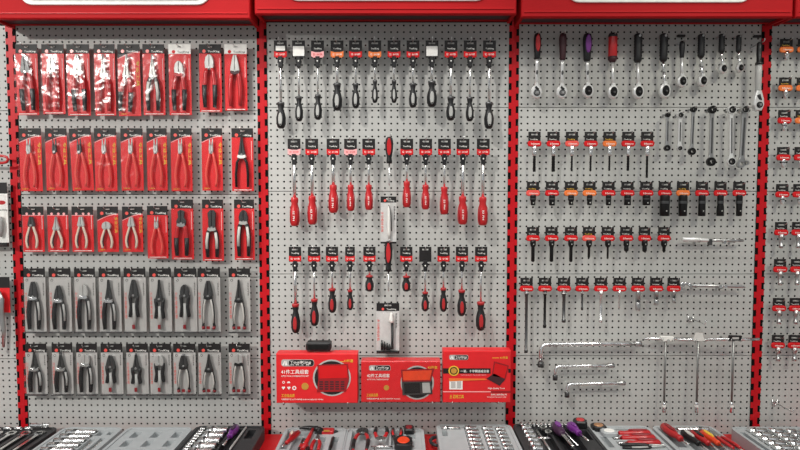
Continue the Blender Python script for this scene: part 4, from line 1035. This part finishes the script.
def grid_blocks(w, dep, rim, slots):
    """fill the tray interior except the slots (local x0,x1,y0,y1), as a cell decomposition"""
    xs = sorted(set([-w/2+rim, w/2-rim]+[v for s in slots for v in s[:2]])); ys = sorted(set([-dep+rim,-rim]+[v for s in slots for v in s[2:]]))
    out = []
    for j in range(len(ys)-1):
        run = None
        for i in range(len(xs)-1):
            c = ((xs[i]+xs[i+1])/2,(ys[j]+ys[j+1])/2)
            hole = any(s[0] < c[0] < s[1] and s[2] < c[1] < s[3] for s in slots)
            if hole:
                if run: out.append(run); run = None
            else:
                run = (run[0],xs[i+1],ys[j],ys[j+1]) if run else (xs[i],xs[i+1],ys[j],ys[j+1])
        if run: out.append(run)
    return out
def lay(name, label, cat, x, y, z, rz, group):
    """root lying on its back: local -z points along the tool, local -y is up"""
    return thing(name, label, cat, (x,y,z), group, (-PI/2,0,rz))
def lying_socket(name, label, x, y, z, rz, L, r, group, m='chrome'):
    t = lay(name, label, 'socket', x, y, z+r, rz, group)
    MB().lathe([(r*.8,0),(r,-.001),(r,-L*.45),(r*.86,-L*.5),(r*.86,-L+.001),(r*.7,-L),(r*.6,-L),(r*.6,-L+.006)],0,0,14).build('socket_body',m,t)
    MB().lathe([(r*1.02,-L*.25),(r*1.04,-L*.3),(r*1.02,-L*.36)],0,0,14,False).build('knurl_band','steel',t)
    return t
def lying_driver(label, x, y, z, rz, hL, r, sL, m, im, group, name='screwdriver'):
    t = lay(name, label, 'screwdriver', x, y, z+r, rz, group)
    h = MB().lathe([(r*.4,0),(r*.85,-.05*hL),(r,-.3*hL),(r*.9,-.6*hL),(r*.6,-.8*hL),(r*.7,-.95*hL),(r*.5,-hL)],0,0,14).build('handle',m,t)
    o = [(r*.5*math.sin(w), -.4*hL+.3*hL*math.cos(w)) for w in [2*PI*k/12 for k in range(12)]]
    MB().prism(o,-r*1.06,-r*.3,r*.1).build('grip_inset',im,h)
    MB().lathe([(r*.28,-hL+.001),(r*.28,-hL-sL+.004),(r*.12,-hL-sL)],0,0,10).build('shank','chrome',t)
    return t
def lying_pliers(label, x, y, z, rz, L, style, jm, group, jaw='combo', up=False, w=1.0):
    t = lay('pliers', label, 'pliers', x, y, z+.012, rz, group)
    pliers(t, 0, L/K, jaw, jm, style, y=0, w=w)
    return t
def lying_wrench(label, x, y, z, rz, L, r, m, group):
    t = lay('combination_wrench', label, 'wrench', x, y, z+.005, rz, group)
    s = MB().prism([(-r*.45,-r),(r*.45,-r),(r*.35,-r-.015),(r*.35,-L+r+.01),(r*.5,-L+r),(-r*.5,-L+r),(-r*.35,-L+r+.01),(-r*.35,-r-.015)],-.004,.003,.001).build('shaft',m,t)
    MB().ring(0,0,r*1.05,r*.55,-.005,.004,16).build('ring_head',m,t)
    a = [math.radians(d) for d in range(-60,241,20)]
    o = [(r*1.2*math.cos(v), -L+r*1.2*math.sin(v)) for v in a]+[(-r*.5,-L-r*.9),(-r*.5,-L+r*.1),(r*.5,-L+r*.1),(r*.5,-L-r*.9)]
    MB().prism(o,-.005,.004,.001).build('open_jaw',m,t)
    return t
def tape(label, x, y, z, rx, ry, hh, m, fm, rz=0):
    t = thing('tape_measure', label, 'tape measure', (x,y,z), 'tape measures in the cases', (0,0,rz))
    out = rrect(-rx,rx,-ry,ry,min(rx,ry)*.55,5); n = len(out)
    b = MB(); 
    vs = [(a,c,0) for a,c in out]+[(a,c,hh*.8) for a,c in out]+[(a*.85,c*.85,hh) for a,c in out]
    fs = [tuple(range(n))[::-1]]+[(k*n+i,k*n+(i+1)%n,(k+1)*n+(i+1)%n,(k+1)*n+i) for k in range(2) for i in range(n)]+[tuple(2*n+i for i in range(n))]
    b.add(vs,fs).build('body',m,t)
    el = [(rx*.68*math.cos(2*PI*i/20), ry*.68*math.sin(2*PI*i/20)) for i in range(20)]
    vs = [(a,c,hh) for a,c in el]+[(a*.9,c*.9,hh+.002) for a,c in el]
    MB().add(vs,[(i,(i+1)%20,20+(i+1)%20,20+i) for i in range(20)]+[tuple(20+i for i in range(20))]).build('face',fm,t)
    MB().box(rx*.7,rx*1.12,-ry*.7,-ry*.3,.002,hh*.3).build('tape_tab','sat',t)
    return t
YB = -.045
def off(t, x, y): return (t.location.x+x, t.location.y+y)

# case 1 : black case of combination wrenches, far left
t1, w, zc, fl = case(-38,53,'black tool case of silver wrenches at the left end of the shelf','cdark')
moulding(t1, grid_blocks(w,.30,.012,[(-w/2+.022+i*.055,-w/2+.062+i*.055,-.285,-.045) for i in range(6)]), zc, fl, 'cdark')
for i in range(6):
    x, y = off(t1,-w/2+.042+i*.055,-.065)
    lying_wrench(f'silver combination wrench, {ORD[i]} from the left in the leftmost black case', x, y, SHZ+zc-.006, 0, .185+.006*i, .0185, 'chrome', 'combination wrenches in the leftmost case')
for i in range(5):
    x, y = off(t1,-w/2+.07+i*.042,-.026)
    lying_socket('socket',f'short chrome socket, {ORD[i]} from left along the back of the leftmost black case', x, y, SHZ+zc-.004, PI/2, .026, .009, 'back sockets in the leftmost case')
x, y = off(t1, w/2-.02,-.034); lying_socket('extension_bar','bright chrome bar across the back right corner of the leftmost black case', x, y, SHZ+zc+.012, -PI/2, .075, .009, 'bars')
# case 2 : grey, deep sockets
t2, w, zc, fl = case(58,119,'grey tool case with a column of bright deep sockets, second from left')
S = [(-w/2+.03,-w/2+.155,-.064-i*.042,-.03-i*.042) for i in range(6)]
S += [(.04,.064,-.08,-.035),(.08,.1,-.07,-.04),(.04,.062,-.25,-.11),(.075,.095,-.25,-.1)]
moulding(t2, grid_blocks(w,.30,.012,S), zc, fl, 'cgrey')
for i in range(6):
    x, y = off(t2,-w/2+.034,-.047-i*.042)
    lying_socket('deep_socket',f'bright deep socket, {ORD[i]} from the back in the second case from left', x, y, SHZ+zc-.018, PI/2, .118, .0145, 'deep sockets in the second case')
for i, (xx, yy, L) in enumerate(((.051,-.125,.11),(.085,-.115,.12))):
    x, y = off(t2, xx, yy); h = lay('extension_bar',f'chrome extension bar, {ORD[i]} from left in the second case from left','bar',x,y,SHZ+fl+.012,0,'extension bars in the second case')
    MB().lathe([(.004,0),(.007,-.001),(.007,-.02),(.0045,-.024),(.0045,-L+.01),(.006,-L+.008),(.005,-L)],0,0,10).build('bar','chrome',h)
# case 3 : grey empty recesses
t3, w, zc, fl = case(123,190,'grey tool case with empty square recesses, third from left')
S = [(-w/2+.045+.08*i,-w/2+.075+.08*i,-.098-.082*j,-.04-.082*j) for i in range(3) for j in range(3)]
moulding(t3, grid_blocks(w,.30,.012,S), zc, fl, 'cgrey')
# case 4 : black, white sockets and purple screwdriver
t4, w, zc, fl = case(193,263.5,'black tool case with large bright sockets and a purple screwdriver','cdark',.30,YB,TOPZ+.006)
S = [(-w/2+.022,-w/2+.045,-.28,-.022),(-w/2+.052,-w/2+.143,-.28,-.03),(-w/2+.152,-w/2+.192,-.25,-.03),(w/2-.06,w/2-.03,-.12,-.035)]
moulding(t4, grid_blocks(w,.30,.012,S), zc, fl, 'cdark')
for i in range(10):
    x, y = off(t4,-w/2+.024,-.032-i*.0235)
    lying_socket('socket',f'small chrome socket, {ORD[i]} from the back in the case with the purple screwdriver', x, y, SHZ+zc-.01, PI/2, .02, .008, 'small sockets in the purple screwdriver case')
for i in range(5):
    x, y = off(t4,-w/2+.057,-.053-i*.05)
    lying_socket('large_socket',f'large bright socket, {ORD[i]} from the back in the case with the purple screwdriver', x, y, SHZ+zc-.02, PI/2, .082, .0195, 'large sockets in the purple screwdriver case')
x, y = off(t4,-w/2+.168,-.035); lying_driver('purple screwdriver beside the large bright sockets in the black case', x, y, SHZ+fl+.018, 0, .095, .017, .08,'purple','dpurple','case screwdrivers')
x, y = off(t4, w/2-.075,-.02); h = lay('extension_bar','thin grey bar right of the purple screwdriver in the black case','bar',x,y,SHZ+zc+.002,-.03,'case bars'); MB().lathe([(.003,0),(.004,-.002),(.004,-.2),(.003,-.21)],0,0,8).build('bar','gplas',h)
# case 5 : grey, hammer and red tools
t5, w, zc, fl = case(284,346,'grey tool case with a claw hammer and red handles under the leftmost box')
S = [(-w/2+.015,-w/2+.04,-.2,-.03),(-w/2+.05,-w/2+.11,-.25,-.03),(.0,.06,-.06,-.02),(.02,.05,-.25,-.09),(.07,.1,-.25,-.09)]
moulding(t5, grid_blocks(w,.30,.012,S), zc, fl, 'cgrey')
x, y = off(t5,-w/2+.034,-.045); lying_driver('short red screwdriver at the left edge of the hammer case', x, y, SHZ+fl+.008, .05, .06, .011, .05,'rplas','cream','case screwdrivers')
x, y = off(t5,-w/2+.062,-.062); lying_driver('long red screwdriver left of the hammer in the grey case', x, y, SHZ+fl+.016, -.28, .11, .012, .03,'rplas','drplas','case screwdrivers')
x, y = off(t5,-w/2+.115,-.04)
h = lay('claw_hammer','black claw hammer lying at the back of the grey case','hammer',x,y,SHZ+zc+.011,-.1,'hammers')
MB().tube([(-.055,0,-.004),(-.04,0,.004),(-.015,0,.004),(.012,0,0),(.026,0,-.012)],[.004,.006,.009,.010,.011],10).tube([(.026,0,-.012),(.036,0,-.024)],[.013,.013],12).build('hammer_head','black',h)
MB().tube([(0,0,-.004),(.004,0,-.06),(.008,0,-.2)],[.006,.0075,.009],10).build('handle','rplas',h)
x, y = off(t5, .048,-.045); h = lay('utility_knife','red utility knife at the back right of the hammer case','knife',x,y,SHZ+zc+.001,0,'knives')
b_ = MB().prism(rrect(-.032,.028,-.02,.018,.008,4),-.009,.004,.003).build('knife_body','rplas',h); MB().prism([(.026,-.016),(.044,0.0),(.03,.012)],-.002,.002).build('blade','steel',h); MB().prism(rrect(-.012,.012,-.024,-.012,.004,3),-.0105,-.0085).build('slider','gold',b_)
x, y = off(t5, .018,-.075); lying_pliers('grey-jawed red pliers right of the hammer in the grey case', x, y, SHZ+zc-.008, .04, .15,'red','sat','case pliers','long')
x, y = off(t5, .078,-.09); h = lay('test_lamp','slim black tester at the right of the hammer case','tester',x,y,SHZ+zc-.004,.0,'testers'); MB().lathe([(.004,0),(.006,-.005),(.006,-.08),(.003,-.12)],0,0,10).build('body','blk2',h)
x, y = off(t5,-.03,-.13); lying_pliers('red and black pliers below the hammer head in the grey case', x, y, SHZ+zc-.006, .15, .14,'redblack','steel','case pliers','combo')
# case 6 : grey, red pliers, tape
t6, w, zc, fl = case(344.5,424,'grey tool case with a row of red pliers under the middle box','cgrey',.30,YB,TOPZ-.003)
S = [(-w/2+.03,-w/2+.115,-.24,-.02),(-.045,.02,-.16,-.02),(.028,.075,-.16,-.02),(w/2-.07,w/2-.035,-.1,-.055)]
moulding(t6, grid_blocks(w,.30,.012,S), zc, fl, 'cgrey')
def upside(label, x, y, z, L, style, jm, jaw='combo', rz=0, w_=1.0):
    t = lay('pliers', label, 'pliers', x, y, z+.012, PI+rz, 'case pliers'); pliers(t, 0, L/K, jaw, jm, style, y=0, w=w_); return t
x, y = off(t6,-w/2+.072,-.125); lying_pliers('bright red pliers with black grips, leftmost in the case under the middle box', x, y+.1, SHZ+zc-.004, 0, .2,'redblack','steel','case pliers','diag',w=1.9)
x, y = off(t6,-.012,-.15); upside('red pliers with spread handles, second in the case under the middle box', x, y, SHZ+zc-.004, .13,'redblack','chrome','diag',0,1.6)
x, y = off(t6,.05,-.155); upside('dark red pliers, third in the case under the middle box', x, y, SHZ+zc-.006, .135,'blackred','steel','combo',0,1.2)
x, y = off(t6,.098,-.035); tape('small black tape measure with red face under the middle box', x, y, SHZ+zc-.002, .02,.026,.02,'black','drplas')
x, y = off(t6,.075,-.165); tape('large orange-red tape measure with black hood under the middle box', x, y, SHZ+zc-.002, .034,.045,.022,'black','oplas')
x, y = off(t6,-.0,-.19); h = lay('sliding_bar','short chrome sliding T-bar between the red pliers','bar',x,y,SHZ+zc+.004,0,'case bars'); MB().tube([(-.045,0,0),(.035,0,0)],.0045,8).build('cross_bar','chrome',h); MB().tube([(-.03,0,0),(-.03,0,-.09)],.004,8).build('stem','sat',h)
# case 7 : grey socket case
t7, w, zc, fl = case(436.5,512.5,'grey tool case with three columns of chrome sockets under the rightmost box','cgrey',.30,YB,TOPZ+.012)
hb = MB(); pts = [(-w/2-.026*math.sin(PI*q/8), -.09+.04*math.cos(PI*q/8), .022) for q in range(9)]; hb.tube(pts, .007, 8).build('carry_handle','cdark',t7)
S = [(-w/2+.02,-w/2+.04,-.11,-.052),(-w/2+.02,-w/2+.095,-.045,-.02)]
cxs = [-w/2+.11,-w/2+.178,-w/2+.232]
for c0, cw in zip(cxs, (.055,.045,.04)): S += [(c0,c0+cw,-.056-.036*i,-.026-.036*i) for i in range(7)]
moulding(t7, grid_blocks(w,.30,.012,S), zc, fl, 'cgrey')
for ci, (c0, cw) in enumerate(zip(cxs,(.055,.045,.04))):
    for i in range(7):
        x, y = off(t7,c0+.003,-.041-.036*i)
        lying_socket('socket',f'chrome socket, {ORD[i]} from back, {("left","middle","right")[ci]} column, case under rightmost box', x, y, SHZ+zc-.016, PI/2, (cw-.005)*(1 if i%2 or ci else .9), .0135-.0012*ci, 'sockets under the rightmost box')
x, y = off(t7,-w/2+.024,-.033); lying_socket('extension_bar','chrome bar across the back left of the case under the rightmost box', x, y, SHZ+zc-.011, PI/2, .068, .008, 'bars')
# case 8 : black with purple tools
t8, w, zc, fl = case(514,590,'black tool case with purple handles and rows of sockets','cdark',.30,YB,TOPZ+.014)
S = [(-w/2+.03,-w/2+.065,-.28,-.05),(-w/2+.08,-w/2+.13,-.25,-.05),(-w/2+.14,-w/2+.18,-.25,-.05),(-w/2+.19,-w/2+.23,-.25,-.05),(w/2-.05,w/2-.02,-.15,-.06)]
moulding(t8, grid_blocks(w,.30,.012,S), zc, fl, 'cdark')
for i in range(13):
    x, y = off(t8,-w/2+.035+i*.0158,-.012)
    lying_socket('small_socket',f'small bright socket, {ORD[i]} from left along the back of the purple-handled case', x, y, SHZ+zc+.0, 0, .022, .0068, 'back row sockets in the purple-handled case')
for i in range(6):
    x, y = off(t8,-w/2+.027,-.055-i*.038)
    lying_socket('socket',f'chrome socket, {ORD[i]} from the back down the left side of the purple-handled case', x, y, SHZ+zc-.012, PI/2, .038, .0145, 'left column sockets in the purple-handled case')
x, y = off(t8,-w/2+.085,-.065); h = lay('t_bar','chrome T-bar beside the left sockets of the purple-handled case','bar',x,y,SHZ+zc-.002,.0,'case bars')
MB().tube([(0,0,0),(.004,0,-.06),(.008,0,-.2)],[.005,.005,.0045],10).build('stem','sat',h); MB().tube([(-.014,0,-.075),(.036,0,-.075)],[.0065,.0065],10).build('cross_piece','chrome',h)
for i, (xx, yy) in enumerate(((.112,-.06),(.122,-.1))):
    x, y = off(t8,-w/2+xx,yy); h = lay('ring_adapter',('upper','lower')[i]+' chrome ring between T-bar and purple grip','adapter',x,y,SHZ+zc+.004,0,'chrome rings'); MB().ring(0,0,.0135,.0085,-.007,.004,18).build('ring','chrome',h)
x, y = off(t8,-w/2+.16,-.052); t = lay('ratchet_wrench','ratchet with dark purple grip lying in the purple-handled case','ratchet',x,y,SHZ+zc+.014,.06,'case ratchets')
h = MB().lathe([(.008,0),(.018,-.006),(.0215,-.03),(.019,-.06),(.013,-.085),(.01,-.09)],0,0,14).build('handle','dpurple',t); MB().prism([(.011*math.sin(v), -.036+.026*math.cos(v)) for v in [2*PI*k/12 for k in range(12)]],-.0224,-.005,.001).build('grip_inset','purple',h); MB().prism([(-.007,-.088),(.007,-.088),(.006,-.2),(-.006,-.2)],-.005,.005,.002).build('shank','chrome',t)
x, y = off(t8,-w/2+.218,-.045); lying_driver('bright purple screwdriver right of the purple-gripped ratchet', x, y, SHZ+zc-.006, .18, .085, .0185, .07,'purple','purple','case screwdrivers')
x, y = off(t8,-w/2+.19,-.05); h = lay('extension_bar','slim chrome extension between the two purple tools','bar',x,y,SHZ+zc-.006,.12,'case bars'); MB().lathe([(.006,0),(.006,-.02),(.004,-.022),(.004,-.15)],0,0,10).build('bar','chrome',h)
x, y = off(t8, w/2-.032,-.022); tape('black tape measure with bright red face on the purple-handled case', x, y, SHZ+zc+.0, .024,.026,.026,'black','rplas')
# case 9 : grey, tape measures and red screwdrivers
t9, w, zc, fl = case(591,652,'grey tool case with two tape measures and red screwdrivers','cgrey',.30,YB,TOPZ+.006)
S = [(-w/2+.015,-w/2+.04,-.2,-.1),(-w/2+.06,w/2-.02,-.045,-.025),(-w/2+.06,w/2-.02,-.085,-.058),(-w/2+.06,w/2-.02,-.13,-.1),(-w/2+.06,w/2-.02,-.18,-.145)]
moulding(t9, grid_blocks(w,.30,.012,S), zc, fl, 'cgrey')
x, y = off(t9,-w/2+.035,-.03); tape('black tape measure with bronze face on the grey case', x, y, SHZ+zc-.002, .028,.026,.018,'black','bronze')
x, y = off(t9,-w/2+.058,-.083); tape('tape measure with white oval face on the grey case', x, y, SHZ+zc-.002, .03,.026,.016,'cgrey','white')
for i, (yy, xx, L, sl) in enumerate(((-.074,.0,.125,.03),(-.118,.0,.13,.03),(-.165,.0,.125,.035))):
    x, y = off(t9, w/2-.018, yy); lying_driver(f'red screwdriver lying crosswise, {ORD[i]} from the back in the two-tape-measure case', x, y, SHZ+fl+.008, -PI/2, L, .0165, sl,'rplas','drplas','crosswise red screwdrivers')
x, y = off(t9, w/2-.02,-.036); lying_driver('slim black screwdriver lying crosswise at the back of the two-tape-measure case', x, y, SHZ+fl+.012, -PI/2, .05, .0075, .11,'black','blk2','crosswise screwdrivers')
x, y = off(t9, w/2-.018,-.2); lying_pliers('black-gripped pliers at the front of the two-tape-measure case', x, y, SHZ+zc-.01, -PI/2, .16,'black','sat','case pliers','combo')
# case 10 : grey, red and orange handles
t10, w, zc, fl = case(655,717,'grey tool case with red and orange handled tools','cgrey',.30,YB,TOPZ+.006)
S = [(-w/2+.02,-w/2+.055,-.2,-.02),(-w/2+.07,w/2-.03,-.06,-.03),(-w/2+.07,-w/2+.1,-.25,-.09),(-w/2+.12,-w/2+.15,-.25,-.08),(-w/2+.16,-w/2+.19,-.25,-.08),(w/2-.035,w/2-.016,-.25,-.03),(w/2-.075,w/2-.05,-.2,-.1)]
moulding(t10, grid_blocks(w,.30,.012,S), zc, fl, 'cgrey')
x, y = off(t10,-w/2+.038,-.028); lying_driver('long red screwdriver at the left of the orange-handled case', x, y, SHZ+zc-.008, .1, .13, .018, .05,'rplas','drplas','case screwdrivers')
x, y = off(t10, w/2-.035,-.052); lying_socket('deep_socket','bright chrome bar crossing the orange-handled case', x, y, SHZ+zc-.006, -PI/2, .125, .011, 'bars')
x, y = off(t10, w/2-.04,-.024); h = lay('extension_bar','thin grey bar at the back of the orange-handled case','bar',x,y,SHZ+zc+.001,-PI/2,'case bars'); MB().lathe([(.004,0),(.006,-.002),(.006,-.02),(.0045,-.022),(.0045,-.14)],0,0,10).build('bar','sat',h)
for i, (xx, m_, im, r_) in enumerate(((.092,'black','lgrip','black and grey'),(.128,'rplas','black','red'),(.165,'oplas','yellow','orange'))):
    x, y = off(t10,-w/2+xx,-.083); lying_driver(f'{r_} screwdriver lying front to back in the orange-handled case', x, y, SHZ+zc-.008, .08, .11, .0155, .07,m_,im,'case screwdrivers')
x, y = off(t10,-w/2+.205,-.08); lying_pliers('orange pliers right of the orange screwdriver in the grey case', x, y, SHZ+zc-.004, .1, .15,'red','sat','case pliers','combo')
# case 11 : grey, many sockets
t11, w, zc, fl = case(735,812,'grey tool case full of bright sockets at the right end','cgrey',.30,YB,TOPZ+.002)
S = []
cxs = [-w/2+.05,-w/2+.135,-w/2+.2,-w/2+.25]; cws = (.075,.055,.04,.035)
for c0, cw in zip(cxs, cws): S += [(c0,c0+cw,-.062-.04*i,-.028-.04*i) for i in range(6)]
S += [(-w/2+.016,-w/2+.034,-.27,-.05)]
moulding(t11, grid_blocks(w,.30,.012,S), zc, fl, 'cgrey')
for ci, (c0, cw) in enumerate(zip(cxs,cws)):
    for i in range(6):
        x, y = off(t11,c0+.003,-.045-.04*i)
        lying_socket('socket',f'bright socket, {ORD[i]} from the back, {ORD[ci]} column of the rightmost case', x, y, SHZ+zc-.018, PI/2, cw-.004, .016-.001*ci, 'sockets in the rightmost case')

# ------------------------------------------------------------------ light
def spot(name, loc, tgt, power, ang, r=.12, col=(1,.97,.92), blend=.5):
    l = bpy.data.lights.new(name,'SPOT'); l.energy = power; l.spot_size = math.radians(ang); l.spot_blend = blend; l.shadow_soft_size = r; l.color = col
    o = bpy.data.objects.new(name, l); COL.objects.link(o); o.location = loc
    o.rotation_euler = (Vector(tgt)-Vector(loc)).to_track_quat('-Z','Y').to_euler(); return o
spot('ceiling_spot', (-1.3,-2.1,4.2), (0.02,0,1.42), 290, 27, .1, blend=.6)
spot('ceiling_spot', (-3.2,-3.8,3.0), (-1.2,0,1.2), 450, 34, .12, blend=.7)
spot('ceiling_spot', (2.3,-2.5,3.7), (1.25,0,1.2), 128, 37, .3, col=(1,.97,.82), blend=.7)
def glint_light(loc, sx, sy, e):  # added, unseen area light that gives the metal its glints
    a = bpy.data.lights.new('added_glint_panel','AREA'); a.shape = 'RECTANGLE'; a.size = sx; a.size_y = sy; a.energy = e; a.color = (1,.985,.96)
    o = bpy.data.objects.new('added_glint_panel', a); COL.objects.link(o); o.location = loc
for yy in (-1.3,-3.2,-5.4):
    for xx in (-2.4,0,2.4): glint_light((xx,yy,4.4), 1.5, .3, 22)
wd = bpy.data.worlds.new('reflection_patches'); scn.world = wd; wd.use_nodes = True  # invented surroundings: bright and dark patches for the chrome to reflect
nt = wd.node_tree; bg = nt.nodes['Background']
tc = nt.nodes.new('ShaderNodeTexCoord'); nz = nt.nodes.new('ShaderNodeTexNoise'); nz.inputs['Scale'].default_value = 5; nz.inputs['Detail'].default_value = 2
nt.links.new(tc.outputs['Generated'], nz.inputs['Vector'])
rp = nt.nodes.new('ShaderNodeValToRGB'); rp.color_ramp.elements[0].position = .42; rp.color_ramp.elements[1].position = .62
rp.color_ramp.elements[0].color = (.07,.07,.07,1); rp.color_ramp.elements[1].color = (.95,.97,1,1)
nt.links.new(nz.outputs['Fac'], rp.inputs['Fac']); nt.links.new(rp.outputs['Color'], bg.inputs['Color'])
bg.inputs['Strength'].default_value = .8
vs = scn.view_settings; vs.view_transform = 'Standard'; vs.look = 'None'; vs.gamma = 1; vs.exposure = 0; vs.use_curve_mapping = False
